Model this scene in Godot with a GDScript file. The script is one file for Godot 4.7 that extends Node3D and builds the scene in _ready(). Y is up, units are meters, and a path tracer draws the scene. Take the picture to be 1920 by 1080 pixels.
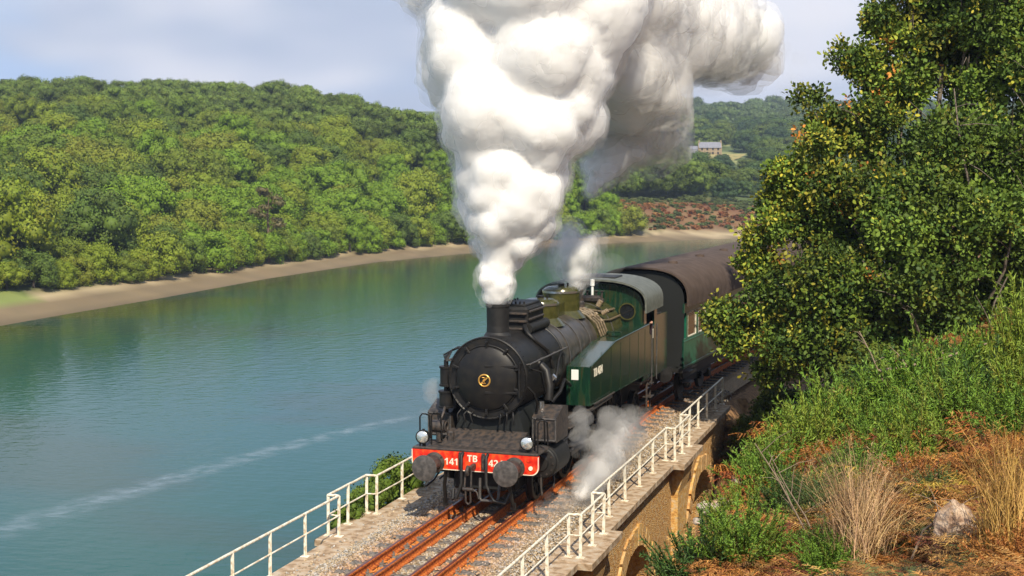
extends Node3D
# Axes used by the builders: x to the right of the track, y up from the rail tops, t along the track away from the viewer (t = -z).

class MB:
	var v := PackedVector3Array()
	var n := PackedVector3Array()
	var c := PackedColorArray()
	var col := Color(1, 1, 1)

	func tri(a: Vector3, b: Vector3, d: Vector3, na: Vector3, nb: Vector3, nd: Vector3) -> void:
		if (b - a).cross(d - a).dot(na + nb + nd) < 0.0:
			v.append(a); v.append(d); v.append(b)
			n.append(na); n.append(nd); n.append(nb)
		else:
			v.append(a); v.append(b); v.append(d)
			n.append(na); n.append(nb); n.append(nd)
		c.append(col); c.append(col); c.append(col)

	func flat(a: Vector3, b: Vector3, d: Vector3, out: Vector3) -> void:
		var g := (b - a).cross(d - a).normalized()
		if g.dot(out) < 0.0:
			g = -g
		tri(a, b, d, g, g, g)

	func quad(a: Vector3, b: Vector3, d: Vector3, e: Vector3, out: Vector3) -> void:
		flat(a, b, d, out)
		flat(a, d, e, out)

	func box(ctr: Vector3, size: Vector3, bev := 0.0, bs := Basis()) -> void:
		var h := size * 0.5
		var b := minf(bev, minf(h.x, minf(h.y, h.z)) * 0.9)
		var p := {}
		for sx in [-1, 1]:
			for sy in [-1, 1]:
				for sz in [-1, 1]:
					p[[sx, sy, sz, 0]] = ctr + bs * Vector3(sx * h.x, sy * (h.y - b), sz * (h.z - b))
					p[[sx, sy, sz, 1]] = ctr + bs * Vector3(sx * (h.x - b), sy * h.y, sz * (h.z - b))
					p[[sx, sy, sz, 2]] = ctr + bs * Vector3(sx * (h.x - b), sy * (h.y - b), sz * h.z)
					if b > 0.0:
						flat(p[[sx, sy, sz, 0]], p[[sx, sy, sz, 1]], p[[sx, sy, sz, 2]], bs * Vector3(sx, sy, sz))
		for s in [-1, 1]:
			quad(p[[s, -1, -1, 0]], p[[s, 1, -1, 0]], p[[s, 1, 1, 0]], p[[s, -1, 1, 0]], bs * Vector3(s, 0, 0))
			quad(p[[-1, s, -1, 1]], p[[1, s, -1, 1]], p[[1, s, 1, 1]], p[[-1, s, 1, 1]], bs * Vector3(0, s, 0))
			quad(p[[-1, -1, s, 2]], p[[1, -1, s, 2]], p[[1, 1, s, 2]], p[[-1, 1, s, 2]], bs * Vector3(0, 0, s))
			if b > 0.0:
				for r in [-1, 1]:
					quad(p[[s, r, -1, 0]], p[[s, r, -1, 1]], p[[s, r, 1, 1]], p[[s, r, 1, 0]], bs * Vector3(s, r, 0))
					quad(p[[s, -1, r, 0]], p[[s, -1, r, 2]], p[[s, 1, r, 2]], p[[s, 1, r, 0]], bs * Vector3(s, 0, r))
					quad(p[[-1, s, r, 1]], p[[-1, s, r, 2]], p[[1, s, r, 2]], p[[1, s, r, 1]], bs * Vector3(0, s, r))

	# prof: points (radius, height along the axis)
	func lathe(o: Vector3, axis: Vector3, prof: Array, seg := 24, smooth := false, from := 0.0, to := TAU) -> void:
		var w := axis.normalized()
		var u := w.cross(Vector3.UP if absf(w.y) < 0.9 else Vector3.RIGHT).normalized()
		var q := w.cross(u)
		var ns := []
		for i in prof.size() - 1:
			var e: Vector2 = prof[i + 1] - prof[i]
			ns.append(Vector2(e.y, -e.x).normalized())
		for i in prof.size() - 1:
			var a: Vector2 = prof[i]
			var b: Vector2 = prof[i + 1]
			var n0: Vector2 = ns[i]
			var n1: Vector2 = ns[i]
			if smooth:
				if i > 0: n0 = (ns[i] + ns[i - 1]).normalized()
				if i < ns.size() - 1: n1 = (ns[i] + ns[i + 1]).normalized()
			for k in seg:
				var t0 := from + (to - from) * k / seg
				var t1 := from + (to - from) * (k + 1) / seg
				var d0 := u * cos(t0) + q * sin(t0)
				var d1 := u * cos(t1) + q * sin(t1)
				var p00 := o + d0 * a.x + w * a.y
				var p01 := o + d1 * a.x + w * a.y
				var p10 := o + d0 * b.x + w * b.y
				var p11 := o + d1 * b.x + w * b.y
				var m00 := d0 * n0.x + w * n0.y
				var m01 := d1 * n0.x + w * n0.y
				var m10 := d0 * n1.x + w * n1.y
				var m11 := d1 * n1.x + w * n1.y
				if a.x > 1e-5: tri(p00, p01, p11, m00, m01, m11)
				if b.x > 1e-5: tri(p00, p11, p10, m00, m11, m10)

	func cyl(a: Vector3, b: Vector3, r: float, seg := 16, r2 := -1.0) -> void:
		var l := (b - a).length()
		var e := r if r2 < 0.0 else r2
		lathe(a, b - a, [Vector2(0, 0), Vector2(r, 0), Vector2(e, l), Vector2(0, l)], seg)

	func tube(pts: Array, r: float, seg := 6, r2 := -1.0) -> void:
		var last := pts.size() - 1
		var u := Vector3.ZERO
		var rings := []
		var ctr := []
		for i in pts.size():
			var d: Vector3 = (pts[mini(i + 1, last)] - pts[maxi(i - 1, 0)]).normalized()
			if i == 0:
				u = d.cross(Vector3.UP if absf(d.y) < 0.9 else Vector3.RIGHT).normalized()
			else:
				u = (u - d * u.dot(d)).normalized()
			var q := d.cross(u)
			var rr := r if r2 < 0.0 else lerpf(r, r2, float(i) / last)
			var ring := []
			for k in seg:
				var t := TAU * k / seg
				ring.append((u * cos(t) + q * sin(t)) * rr)
			rings.append(ring)
			ctr.append(pts[i])
		for i in last:
			for k in seg:
				var l := (k + 1) % seg
				var a: Vector3 = rings[i][k]
				var b: Vector3 = rings[i][l]
				var d: Vector3 = rings[i + 1][k]
				var e: Vector3 = rings[i + 1][l]
				tri(ctr[i] + a, ctr[i] + b, ctr[i + 1] + e, a.normalized(), b.normalized(), e.normalized())
				tri(ctr[i] + a, ctr[i + 1] + e, ctr[i + 1] + d, a.normalized(), e.normalized(), d.normalized())
		for s in [0, last]:
			var w: Vector3 = (ctr[0] - ctr[1]) if s == 0 else (ctr[last] - ctr[last - 1])
			for k in range(1, seg - 1):
				flat(ctr[s] + rings[s][0], ctr[s] + rings[s][k], ctr[s] + rings[s][k + 1], w)

	# a flat outline pushed along w: o + p.x * u + p.y * q
	func prism(poly: PackedVector2Array, o: Vector3, u: Vector3, q: Vector3, w: Vector3, smooth_sides := false) -> void:
		var idx := Geometry2D.triangulate_polygon(poly)
		for i in range(0, idx.size(), 3):
			var a := o + u * poly[idx[i]].x + q * poly[idx[i]].y
			var b := o + u * poly[idx[i + 1]].x + q * poly[idx[i + 1]].y
			var d := o + u * poly[idx[i + 2]].x + q * poly[idx[i + 2]].y
			flat(a, b, d, -w)
			flat(a + w, b + w, d + w, w)
		var turn := 1.0 if not Geometry2D.is_polygon_clockwise(poly) else -1.0
		var m := poly.size()
		var ns := []
		for i in m:
			var e := (poly[(i + 1) % m] - poly[i]).normalized() * turn
			ns.append(u * e.y - q * e.x)
		for i in m:
			var a := o + u * poly[i].x + q * poly[i].y
			var b := o + u * poly[(i + 1) % m].x + q * poly[(i + 1) % m].y
			var na: Vector3 = ns[i]
			var nb: Vector3 = ns[i]
			if smooth_sides:
				if ns[i].dot(ns[(i + m - 1) % m]) > 0.8: na = (ns[i] + ns[(i + m - 1) % m]).normalized()
				if ns[i].dot(ns[(i + 1) % m]) > 0.8: nb = (ns[i] + ns[(i + 1) % m]).normalized()
			tri(a, b, b + w, na, nb, nb)
			tri(a, b + w, a + w, na, nb, na)

	# an open strip through points in the plane (u, q), drawn along w with a thickness
	func sheet(line: PackedVector2Array, o: Vector3, u: Vector3, q: Vector3, w: Vector3, thick: float) -> void:
		var outer := PackedVector2Array()
		var inner := PackedVector2Array()
		for i in line.size():
			var d := (line[mini(i + 1, line.size() - 1)] - line[maxi(i - 1, 0)]).normalized()
			outer.append(line[i])
			inner.append(line[i] - Vector2(-d.y, d.x) * thick)
		inner.reverse()
		outer.append_array(inner)
		prism(outer, o, u, q, w, true)

	func ball(ctr: Vector3, r: Vector3, seg := 12, rings := 8) -> void:
		for i in rings:
			for k in seg:
				var f := []
				for e in [[i, k], [i + 1, k], [i + 1, k + 1], [i, k + 1]]:
					var la: float = PI * e[0] / rings
					var lo: float = TAU * e[1] / seg
					f.append(Vector3(sin(la) * cos(lo), cos(la), sin(la) * sin(lo)))
				var nn := []
				for d in f:
					nn.append((d / r).normalized())
				if i > 0: tri(ctr + f[0] * r, ctr + f[1] * r, ctr + f[3] * r, nn[0], nn[1], nn[3])
				if i < rings - 1: tri(ctr + f[1] * r, ctr + f[2] * r, ctr + f[3] * r, nn[1], nn[2], nn[3])

	func ring(ctr: Vector3, axis: Vector3, big: float, small: float, seg := 24, sides := 8) -> void:
		var prof := []
		for i in sides + 1:
			var t := TAU * i / sides
			prof.append(Vector2(big + small * cos(t), small * sin(t)))
		lathe(ctr, axis, prof, seg, true)

	func mesh(colored := false) -> ArrayMesh:
		var pv := PackedVector3Array()
		var pn := PackedVector3Array()
		pv.resize(v.size())
		pn.resize(v.size())
		for i in v.size():
			pv[i] = Vector3(v[i].x, v[i].y, -v[i].z)
			pn[i] = Vector3(n[i].x, n[i].y, -n[i].z)
		var a := []
		a.resize(Mesh.ARRAY_MAX)
		a[Mesh.ARRAY_VERTEX] = pv
		a[Mesh.ARRAY_NORMAL] = pn
		if colored:
			a[Mesh.ARRAY_COLOR] = c
		var m := ArrayMesh.new()
		m.add_surface_from_arrays(Mesh.PRIMITIVE_TRIANGLES, a)
		return m


# A distance field on a grid, drawn as one continuous skin.
class Field:
	var o: Vector3
	var h: float
	var nx: int
	var ny: int
	var nz: int
	var d := PackedFloat32Array()
	var calm := PackedFloat32Array()   # the field before it was roughened

	func _init(lo: Vector3, hi: Vector3, cell: float) -> void:
		o = lo
		h = cell
		nx = int((hi.x - lo.x) / cell) + 2
		ny = int((hi.y - lo.y) / cell) + 2
		nz = int((hi.z - lo.z) / cell) + 2
		d.resize(nx * ny * nz)
		d.fill(1.0)

	func capsule(a: Vector3, b: Vector3, ra: float, rb: float, k: float) -> void:
		var m := maxf(ra, rb) + maxf(k, 0.01) + 3.0 * h
		var lo := (a.min(b) - Vector3(m, m, m) - o) / h
		var hi := (a.max(b) + Vector3(m, m, m) - o) / h
		var ab := b - a
		var l2 := maxf(ab.length_squared(), 1e-9)
		for z in range(maxi(0, int(lo.z)), mini(nz, int(hi.z) + 1)):
			for y in range(maxi(0, int(lo.y)), mini(ny, int(hi.y) + 1)):
				var row := (z * ny + y) * nx
				for x in range(maxi(0, int(lo.x)), mini(nx, int(hi.x) + 1)):
					var p := o + Vector3(x, y, z) * h
					var t := clampf((p - a).dot(ab) / l2, 0.0, 1.0)
					var e := (p - a - ab * t).length() - lerpf(ra, rb, t)
					var f := d[row + x]
					var g := clampf(0.5 + 0.5 * (f - e) / k, 0.0, 1.0)
					d[row + x] = lerpf(f, e, g) - k * g * (1.0 - g)

	func roughen(noise: FastNoiseLite, amount: float, band: float) -> void:
		if calm.is_empty():
			calm = d.duplicate()
		for z in nz:
			for y in ny:
				var row := (z * ny + y) * nx
				for x in nx:
					var f := d[row + x]
					if absf(f) < band:
						d[row + x] = f + amount * noise.get_noise_3d(o.x + x * h, o.y + y * h, o.z + z * h)

	func skin(mb: MB, iso := 0.0, soft := 0.0) -> void:
		var spot := {}
		var corner := [0, 1, nx, nx + 1, ny * nx, ny * nx + 1, ny * nx + nx, ny * nx + nx + 1]
		var place := [Vector3(0, 0, 0), Vector3(1, 0, 0), Vector3(0, 1, 0), Vector3(1, 1, 0), Vector3(0, 0, 1), Vector3(1, 0, 1), Vector3(0, 1, 1), Vector3(1, 1, 1)]
		var edges := [[0, 1], [2, 3], [4, 5], [6, 7], [0, 2], [1, 3], [4, 6], [5, 7], [0, 4], [1, 5], [2, 6], [3, 7]]
		var pos := PackedVector3Array()
		var nor := PackedVector3Array()
		for z in nz - 1:
			for y in ny - 1:
				var row := (z * ny + y) * nx
				for x in nx - 1:
					var i := row + x
					var s := d[i] < iso
					if (d[i + 1] < iso) == s and (d[i + nx] < iso) == s and (d[i + nx + 1] < iso) == s:
						var j := i + ny * nx
						if (d[j] < iso) == s and (d[j + 1] < iso) == s and (d[j + nx] < iso) == s and (d[j + nx + 1] < iso) == s:
							continue
					var sum := Vector3.ZERO
					var cnt := 0
					for e in edges:
						var fa := d[i + corner[e[0]]] - iso
						var fb := d[i + corner[e[1]]] - iso
						if (fa < 0.0) != (fb < 0.0):
							sum += place[e[0]].lerp(place[e[1]], fa / (fa - fb))
							cnt += 1
					spot[i] = pos.size()
					pos.append(o + (Vector3(x, y, z) + sum / cnt) * h)
					var g := Vector3.ZERO
					for q in 8:
						g += (place[q] * 2.0 - Vector3.ONE) * d[i + corner[q]]
					g = g.normalized()
					if soft > 0.0 and not calm.is_empty():
						var c := Vector3.ZERO
						for q in 8:
							c += (place[q] * 2.0 - Vector3.ONE) * calm[i + corner[q]]
						g = g.lerp(c.normalized(), soft).normalized()
					nor.append(g)
		for i in spot:
			var x: int = i % nx
			var y: int = (i / nx) % ny
			var z: int = i / (nx * ny)
			var s := d[i] < iso
			if y > 0 and z > 0 and (d[i + 1] < iso) != s:
				_face(mb, spot, pos, nor, [i, i - nx, i - nx - nx * ny, i - nx * ny])
			if x > 0 and z > 0 and (d[i + nx] < iso) != s:
				_face(mb, spot, pos, nor, [i, i - 1, i - 1 - nx * ny, i - nx * ny])
			if x > 0 and y > 0 and (d[i + nx * ny] < iso) != s:
				_face(mb, spot, pos, nor, [i, i - 1, i - 1 - nx, i - nx])

	func _face(mb: MB, spot: Dictionary, pos: PackedVector3Array, nor: PackedVector3Array, f: Array) -> void:
		for i in f:
			if not spot.has(i):
				return
		var a: int = spot[f[0]]
		var b: int = spot[f[1]]
		var e: int = spot[f[2]]
		var g: int = spot[f[3]]
		mb.tri(pos[a], pos[b], pos[e], nor[a], nor[b], nor[e])
		mb.tri(pos[a], pos[e], pos[g], nor[a], nor[e], nor[g])


var M := {}
var used := {}
var rng := RandomNumberGenerator.new()


func V(x: float, y: float, t: float) -> Vector3:
	return Vector3(x, y, t)


func G(p: Vector3) -> Vector3:
	return Vector3(p.x, p.y, -p.z)


func numbered(called: String) -> String:
	var k: int = used.get(called, 0)
	used[called] = k + 1
	return called if k == 0 else "%s_%03d" % [called, k]


func tag(o: Node, label: String, category: String, group := "", kind := "") -> void:
	if label: o.set_meta("label", label)
	if category: o.set_meta("category", category)
	if group: o.set_meta("group", group)
	if kind: o.set_meta("kind", kind)


# the node of a thing, at its base
func thing(called: String, label: String, category: String, at := Vector3.ZERO, group := "") -> Node3D:
	var o := Node3D.new()
	o.name = numbered(called)
	o.position = G(at)
	tag(o, label, category, group)
	add_child(o, true)
	return o


# a mesh as one node; shapes are in track axes, the parent's place is taken off
func put(called: String, mb: MB, m: Material, parent: Node3D = null, colored := false) -> MeshInstance3D:
	return put_mesh(called, mb.mesh(colored), m, parent, true)


func put_mesh(called: String, me: Mesh, m: Material, parent: Node3D = null, world := false, at := Vector3.ZERO) -> MeshInstance3D:
	var o := MeshInstance3D.new()
	o.mesh = me
	o.material_override = m
	if parent == null:
		o.name = numbered(called)
		add_child(o, true)
	else:
		o.name = called
		parent.add_child(o, true)
	if world and parent != null:
		var p := Vector3.ZERO
		var q: Node = parent
		while q != self:
			p += q.position
			q = q.get_parent()
		o.position = -p
	else:
		o.position = G(at)
	return o


func many(called: String, me: Mesh, m: Material, where: Array, colors: Array, parent: Node3D = null) -> MultiMeshInstance3D:
	var mm := MultiMesh.new()
	mm.transform_format = MultiMesh.TRANSFORM_3D
	mm.use_colors = colors.size() > 0
	mm.mesh = me
	mm.instance_count = where.size()
	for i in where.size():
		mm.set_instance_transform(i, where[i])
		if colors.size(): mm.set_instance_color(i, colors[i])
	var o := MultiMeshInstance3D.new()
	o.multimesh = mm
	o.material_override = m
	o.set_meta("kind", "stuff")
	if parent == null:
		o.name = numbered(called)
		add_child(o, true)
	else:
		o.name = called
		parent.add_child(o, true)
	return o


func lin(r: float, g: float, b: float, a := 1.0) -> Color:
	return Color(r, g, b, a).linear_to_srgb()


func plain(c: Color, rough: float, metal := 0.0, spec := 0.5) -> StandardMaterial3D:
	var m := StandardMaterial3D.new()
	m.albedo_color = c
	m.roughness = rough
	m.metallic = metal
	m.metallic_specular = spec
	return m


func noise_map(freq: float, ramp: Gradient, sd: int, kind := FastNoiseLite.TYPE_SIMPLEX_SMOOTH, size := 512, oct := 5) -> NoiseTexture2D:
	var f := FastNoiseLite.new()
	f.seed = sd
	f.noise_type = kind
	f.frequency = freq
	f.fractal_octaves = oct
	var t := NoiseTexture2D.new()
	t.width = size
	t.height = size
	t.seamless = true
	t.noise = f
	if ramp: t.color_ramp = ramp
	return t


# a mottled surface: colours (linear) spread by noise, laid from three sides in world axes
func mottled(cols: Array, metres: float, rough: float, sd: int, bump := 0.0, freq := 0.012, spec := 0.5) -> StandardMaterial3D:
	var g := Gradient.new()
	g.offsets = PackedFloat32Array()
	var offs := PackedFloat32Array()
	var cs := PackedColorArray()
	for i in cols.size():
		offs.append(0.22 + 0.56 * i / maxf(1, cols.size() - 1))
		cs.append(cols[i].linear_to_srgb())
	g.offsets = offs
	g.colors = cs
	var m := plain(Color.WHITE, rough, 0.0, spec)
	m.albedo_texture = noise_map(freq, g, sd)
	m.uv1_triplanar = true
	m.uv1_world_triplanar = true
	m.uv1_scale = Vector3.ONE / metres
	if bump > 0.0:
		m.heightmap_enabled = true
		m.heightmap_texture = noise_map(freq * 3.0, null, sd + 50)
		m.heightmap_scale = bump
	return m


func tinted(rough: float, back := Color.BLACK, spec := 0.5) -> StandardMaterial3D:
	var m := plain(Color.WHITE, rough, 0.0, spec)
	m.vertex_color_use_as_albedo = true
	if back != Color.BLACK:
		m.backlight_enabled = true
		m.backlight = back
	return m


func ss(a: float, b: float, x: float) -> float:
	return smoothstep(a, b, x)


func _ready() -> void:
	rng.seed = 7
	# --- camera, sky, sun, exposure
	var cam := Camera3D.new()
	cam.name = "camera"
	cam.position = G(V(9.49, 7.28, -26.96))
	cam.fov = 23.21
	cam.near = 0.1
	cam.far = 4000.0
	cam.rotation = Vector3(-deg_to_rad(5.085), deg_to_rad(17.83), 0)
	add_child(cam)
	cam.current = true
	var env := Environment.new()
	env.background_mode = Environment.BG_SKY
	env.sky = Sky.new()
	env.sky.sky_material = sky_material()
	env.background_energy_multiplier = 1.0
	env.tonemap_mode = Environment.TONE_MAPPER_LINEAR
	env.tonemap_exposure = 1.38
	env.fog_enabled = true
	env.fog_mode = Environment.FOG_MODE_EXPONENTIAL
	env.fog_density = 0.0002
	env.fog_light_color = Color(0.80, 0.88, 1.0)
	env.sdfgi_enabled = true
	env.ssao_enabled = true
	env.ssil_enabled = true
	env.volumetric_fog_enabled = true
	env.volumetric_fog_density = 0.0
	var we := WorldEnvironment.new()
	we.name = "world_environment"
	we.environment = env
	add_child(we)
	var sun := DirectionalLight3D.new()
	sun.name = "sun"
	var el := deg_to_rad(46.0)
	var to_sun := G(V(0.485 * cos(el), sin(el), -0.8745 * cos(el)))
	sun.basis = Basis.looking_at(-to_sun, Vector3.UP)
	sun.light_energy = 1.35
	sun.light_color = Color(1.0, 0.95, 0.86)
	sun.light_angular_distance = 0.5
	sun.shadow_enabled = true
	add_child(sun)
	materials()
	# --- large structure
	build_terrain()
	build_water()
	build_viaduct()
	build_track()
	build_woods()
	build_farm()
	# --- objects
	build_railings()
	build_locomotive()
	build_driver()
	build_coach()
	build_oak()
	build_bank_plants()
	build_smoke()


func sky_material() -> PanoramaSkyMaterial:
	var w := 1024
	var h := 512
	var a := FastNoiseLite.new()
	a.seed = 21
	a.frequency = 1.0
	a.fractal_octaves = 5
	var b := FastNoiseLite.new()
	b.seed = 33
	b.frequency = 0.7
	b.fractal_octaves = 4
	var im := Image.create(w, h, false, Image.FORMAT_RGB8)
	for j in h:
		var up := (0.5 - (j + 0.5) / h) * PI
		for i in w:
			var az := TAU * (i + 0.5) / w
			var d := Vector3(cos(up) * cos(az), sin(up), cos(up) * sin(az))
			# clouds lie on a high level sheet, so they flatten towards the horizon
			var q := d / (maxf(d.y, 0.0) + 0.22)
			var n1 := a.get_noise_3d(q.x * 0.8, 5.0, q.z * 0.8)
			var n2 := b.get_noise_3d(q.x * 0.9, -3.0, q.z * 0.9)
			var base := Color(0.64, 0.72, 0.84).lerp(Color(0.40, 0.52, 0.74), ss(0.25, 1.0, d.y))
			var grey := Color(0.655, 0.695, 0.775)
			var pale := Color(0.83, 0.83, 0.86)
			var c := base.lerp(grey, ss(-0.35, 0.25, n1))
			c = c.lerp(pale, ss(0.0, 0.5, n2 + 0.25 * n1) * 0.9)
			if d.y < 0.0:
				c = Color(0.42, 0.47, 0.47)
			im.set_pixel(i, j, c)
	var m := PanoramaSkyMaterial.new()
	m.panorama = ImageTexture.create_from_image(im)
	return m


func materials() -> void:
	M.black = mottled([Color(0.008, 0.008, 0.009), Color(0.012, 0.0115, 0.011), Color(0.021, 0.018, 0.015)], 1.7, 0.48, 3, 0.0, 0.012, 0.42)
	M.soot = mottled([Color(0.007, 0.007, 0.007), Color(0.016, 0.015, 0.014)], 0.9, 0.6, 4)
	M.steel = mottled([Color(0.05, 0.048, 0.046), Color(0.11, 0.10, 0.095)], 0.8, 0.45, 5)
	M.plate = mottled([Color(0.022, 0.020, 0.019), Color(0.050, 0.043, 0.039), Color(0.085, 0.060, 0.045)], 0.8, 0.5, 6)
	M.bright = plain(lin(0.55, 0.55, 0.55), 0.25, 0.9)
	M.green = mottled([Color(0.005, 0.026, 0.014), Color(0.008, 0.040, 0.021), Color(0.036, 0.040, 0.017)], 2.3, 0.22, 7)
	M.green.uv1_scale = Vector3(0.9, 0.16, 0.9)
	M.green.clearcoat_enabled = true
	M.green.clearcoat = 0.6
	M.green.clearcoat_roughness = 0.12
	M.coach = mottled([Color(0.008, 0.105, 0.062), Color(0.016, 0.14, 0.082)], 2.0, 0.3, 8)
	M.olive = mottled([Color(0.042, 0.044, 0.013), Color(0.080, 0.076, 0.024)], 1.0, 0.22, 9)
	M.red = mottled([Color(0.60, 0.018, 0.008), Color(0.80, 0.040, 0.014), Color(0.82, 0.10, 0.02)], 1.2, 0.35, 10)
	M.cream = mottled([Color(0.56, 0.44, 0.30), Color(0.72, 0.67, 0.53), Color(0.80, 0.76, 0.64), Color(0.84, 0.81, 0.70)], 0.9, 0.5, 11)
	M.letter = plain(lin(0.85, 0.78, 0.62), 0.5)
	M.gold = plain(lin(0.75, 0.42, 0.10), 0.3, 0.6)
	M.white = plain(lin(0.85, 0.86, 0.82), 0.4)
	M.lens = plain(lin(0.80, 0.84, 0.82), 0.16, 0.75)
	M.roof = mottled([Color(0.072, 0.052, 0.042), Color(0.088, 0.064, 0.052), Color(0.10, 0.074, 0.062)], 3.0, 0.85, 12, 0.0, 0.012, 0.3)
	M.cabroof = mottled([Color(0.085, 0.095, 0.08), Color(0.15, 0.16, 0.138)], 1.4, 0.55, 13)
	M.dark = plain(lin(0.006, 0.008, 0.008), 0.7)
	M.window = plain(lin(0.10, 0.055, 0.022), 0.12, 0.0, 0.7)  # brown stands in for a warm reflection painted on the coach glass
	M.rail = mottled([Color(0.20, 0.040, 0.010), Color(0.44, 0.105, 0.016), Color(0.56, 0.18, 0.025)], 0.6, 0.75, 14)
	M.railtop = mottled([Color(0.075, 0.018, 0.012), Color(0.14, 0.036, 0.022)], 0.5, 0.38, 15)
	M.sleeper = mottled([Color(0.07, 0.06, 0.05), Color(0.16, 0.14, 0.12), Color(0.24, 0.20, 0.16)], 0.6, 0.85, 16, 0.8)
	M.ballast = mottled([Color(0.17, 0.11, 0.06), Color(0.38, 0.25, 0.12), Color(0.42, 0.34, 0.24)], 1.3, 0.95, 17, 2.5, 0.05)
	M.concrete = mottled([Color(0.26, 0.175, 0.10), Color(0.42, 0.30, 0.19), Color(0.46, 0.38, 0.28)], 1.9, 0.9, 18, 0.8)
	M.masonry = mottled([Color(0.44, 0.21, 0.07), Color(0.62, 0.36, 0.11), Color(0.56, 0.41, 0.25)], 2.2, 0.9, 19, 3.5, 0.028)
	M.stone = mottled([Color(0.48, 0.25, 0.07), Color(0.66, 0.40, 0.12), Color(0.58, 0.43, 0.25)], 1.3, 0.88, 20, 1.2)
	M.rubble = mottled([Color(0.26, 0.20, 0.18), Color(0.52, 0.46, 0.42), Color(0.66, 0.62, 0.56)], 0.7, 0.9, 22, 1.0)
	M.rock = mottled([Color(0.16, 0.09, 0.055), Color(0.42, 0.28, 0.18), Color(0.60, 0.47, 0.34)], 0.8, 0.9, 23, 1.6)
	M.earth = mottled([Color(0.10, 0.050, 0.022), Color(0.22, 0.115, 0.045), Color(0.32, 0.19, 0.07)], 2.6, 1.0, 24, 1.2, 0.03)
	M.bark = mottled([Color(0.06, 0.05, 0.04), Color(0.16, 0.13, 0.10), Color(0.26, 0.22, 0.17)], 0.5, 0.9, 25, 1.0)
	M.twig = plain(lin(0.27, 0.20, 0.14), 0.9)
	M.leaf = tinted(0.55, Color(0.30, 0.36, 0.10), 0.4)
	M.land = tinted(0.95)
	M.stones = tinted(0.95)
	M.skin = plain(lin(0.45, 0.25, 0.18), 0.6)
	M.cloth = plain(lin(0.05, 0.022, 0.035), 0.9)
	M.hair = plain(lin(0.03, 0.02, 0.015), 0.8)


# --- heights -----------------------------------------------------------------------------------------------
const SHORE := [Vector2(-150, -40), Vector2(-112, 40), Vector2(-95, 90), Vector2(-93.5, 104), Vector2(-94, 118), Vector2(-94, 138), Vector2(-95.5, 173), Vector2(-94, 212), Vector2(-86, 242), Vector2(-76, 270), Vector2(-68.6, 283), Vector2(-57, 298), Vector2(-42.6, 316), Vector2(10, 335), Vector2(120, 345), Vector2(300, 350)]
const SEA := -11.0
var rough_ground: FastNoiseLite


# how far inland of the river's far edge, and how far along that edge
func inland(x: float, t: float) -> Vector2:
	var p := Vector2(x, t)
	var best := 1e9
	var side := 1.0
	var along := 0.0
	var run := 0.0
	for i in SHORE.size() - 1:
		var a: Vector2 = SHORE[i]
		var ab: Vector2 = SHORE[i + 1] - a
		var k := clampf((p - a).dot(ab) / ab.length_squared(), 0.0, 1.0)
		var d := (p - a - ab * k).length()
		if d < best:
			best = d
			side = 1.0 if ab.cross(p - a) > 0.0 else -1.0
			along = run + ab.length() * k
		run += ab.length()
	return Vector2(best * side, along)


func far_height(x: float, t: float) -> float:
	var q := inland(x, t)
	var s := q.x
	if s < 0.0:
		return SEA + maxf(-6.0, s * 0.12)
	var w := ss(345.0, 400.0, q.y)
	var wood := SEA + minf(s, 11.0) * 0.12 + lerpf(24.0, 45.5, clampf((q.y - 222.0) / 118.0, 0.0, 1.0)) * (1.0 - exp(-maxf(0.0, s - 10.0) / 120.0))
	var gentle := SEA + minf(s, 12.0) * 0.12 + 3.6 * ss(9.0, 34.0, s) + maxf(0.0, s - 22.0) * 0.066
	var n := rough_ground.get_noise_2d(x * 0.9, t * 0.9)
	return lerpf(wood, gentle, w) + n * 1.8 * ss(20.0, 90.0, s)


func centre(t: float) -> float:
	return 0.0 if t < 10.0 else 0.0032 * (t - 10.0) * (t - 10.0)


func bank_height(x: float, t: float) -> float:
	var e := x - centre(minf(t, 60.0))
	var n := rough_ground.get_noise_2d(x * 14.0, t * 14.0) * 0.28 + rough_ground.get_noise_2d(x * 50.0, t * 50.0) * 0.1
	if e > 2.4:
		var g := lerpf(-4.6, -1.0, ss(9.5, 17.0, t))
		g = lerpf(g, -9.0, ss(-6.0, -26.0, t))
		var top := 1.85 + (e - 6.0) * 0.36 - clampf(t, -40.0, 40.0) * 0.055 + n
		top = minf(top, 16.0)
		var a := lerpf(4.15, 3.0, ss(-6.0, 14.0, t))
		return lerpf(g + n * 0.4, top, ss(a, a + lerpf(3.3, 5.2, ss(0.0, 10.0, t)), e))
	var open := ss(15.2, 17.5, t)
	var g2 := lerpf(-4.4, -9.0, ss(-6.0, -26.0, t))
	var under := lerpf(g2, -14.0, ss(1.5, -6.0, e))
	var made := -0.62 if e > -3.0 else maxf(-14.0, -0.62 + (e + 3.0) * 0.75 + n)
	return lerpf(under, made, open)


func spaced(marks: Array) -> PackedFloat32Array:
	var o := PackedFloat32Array()
	for m in marks:
		var x: float = m[0]
		while x < m[1] - 1e-4:
			o.append(x)
			x += m[2]
	o.append(marks[-1][1])
	return o


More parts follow.
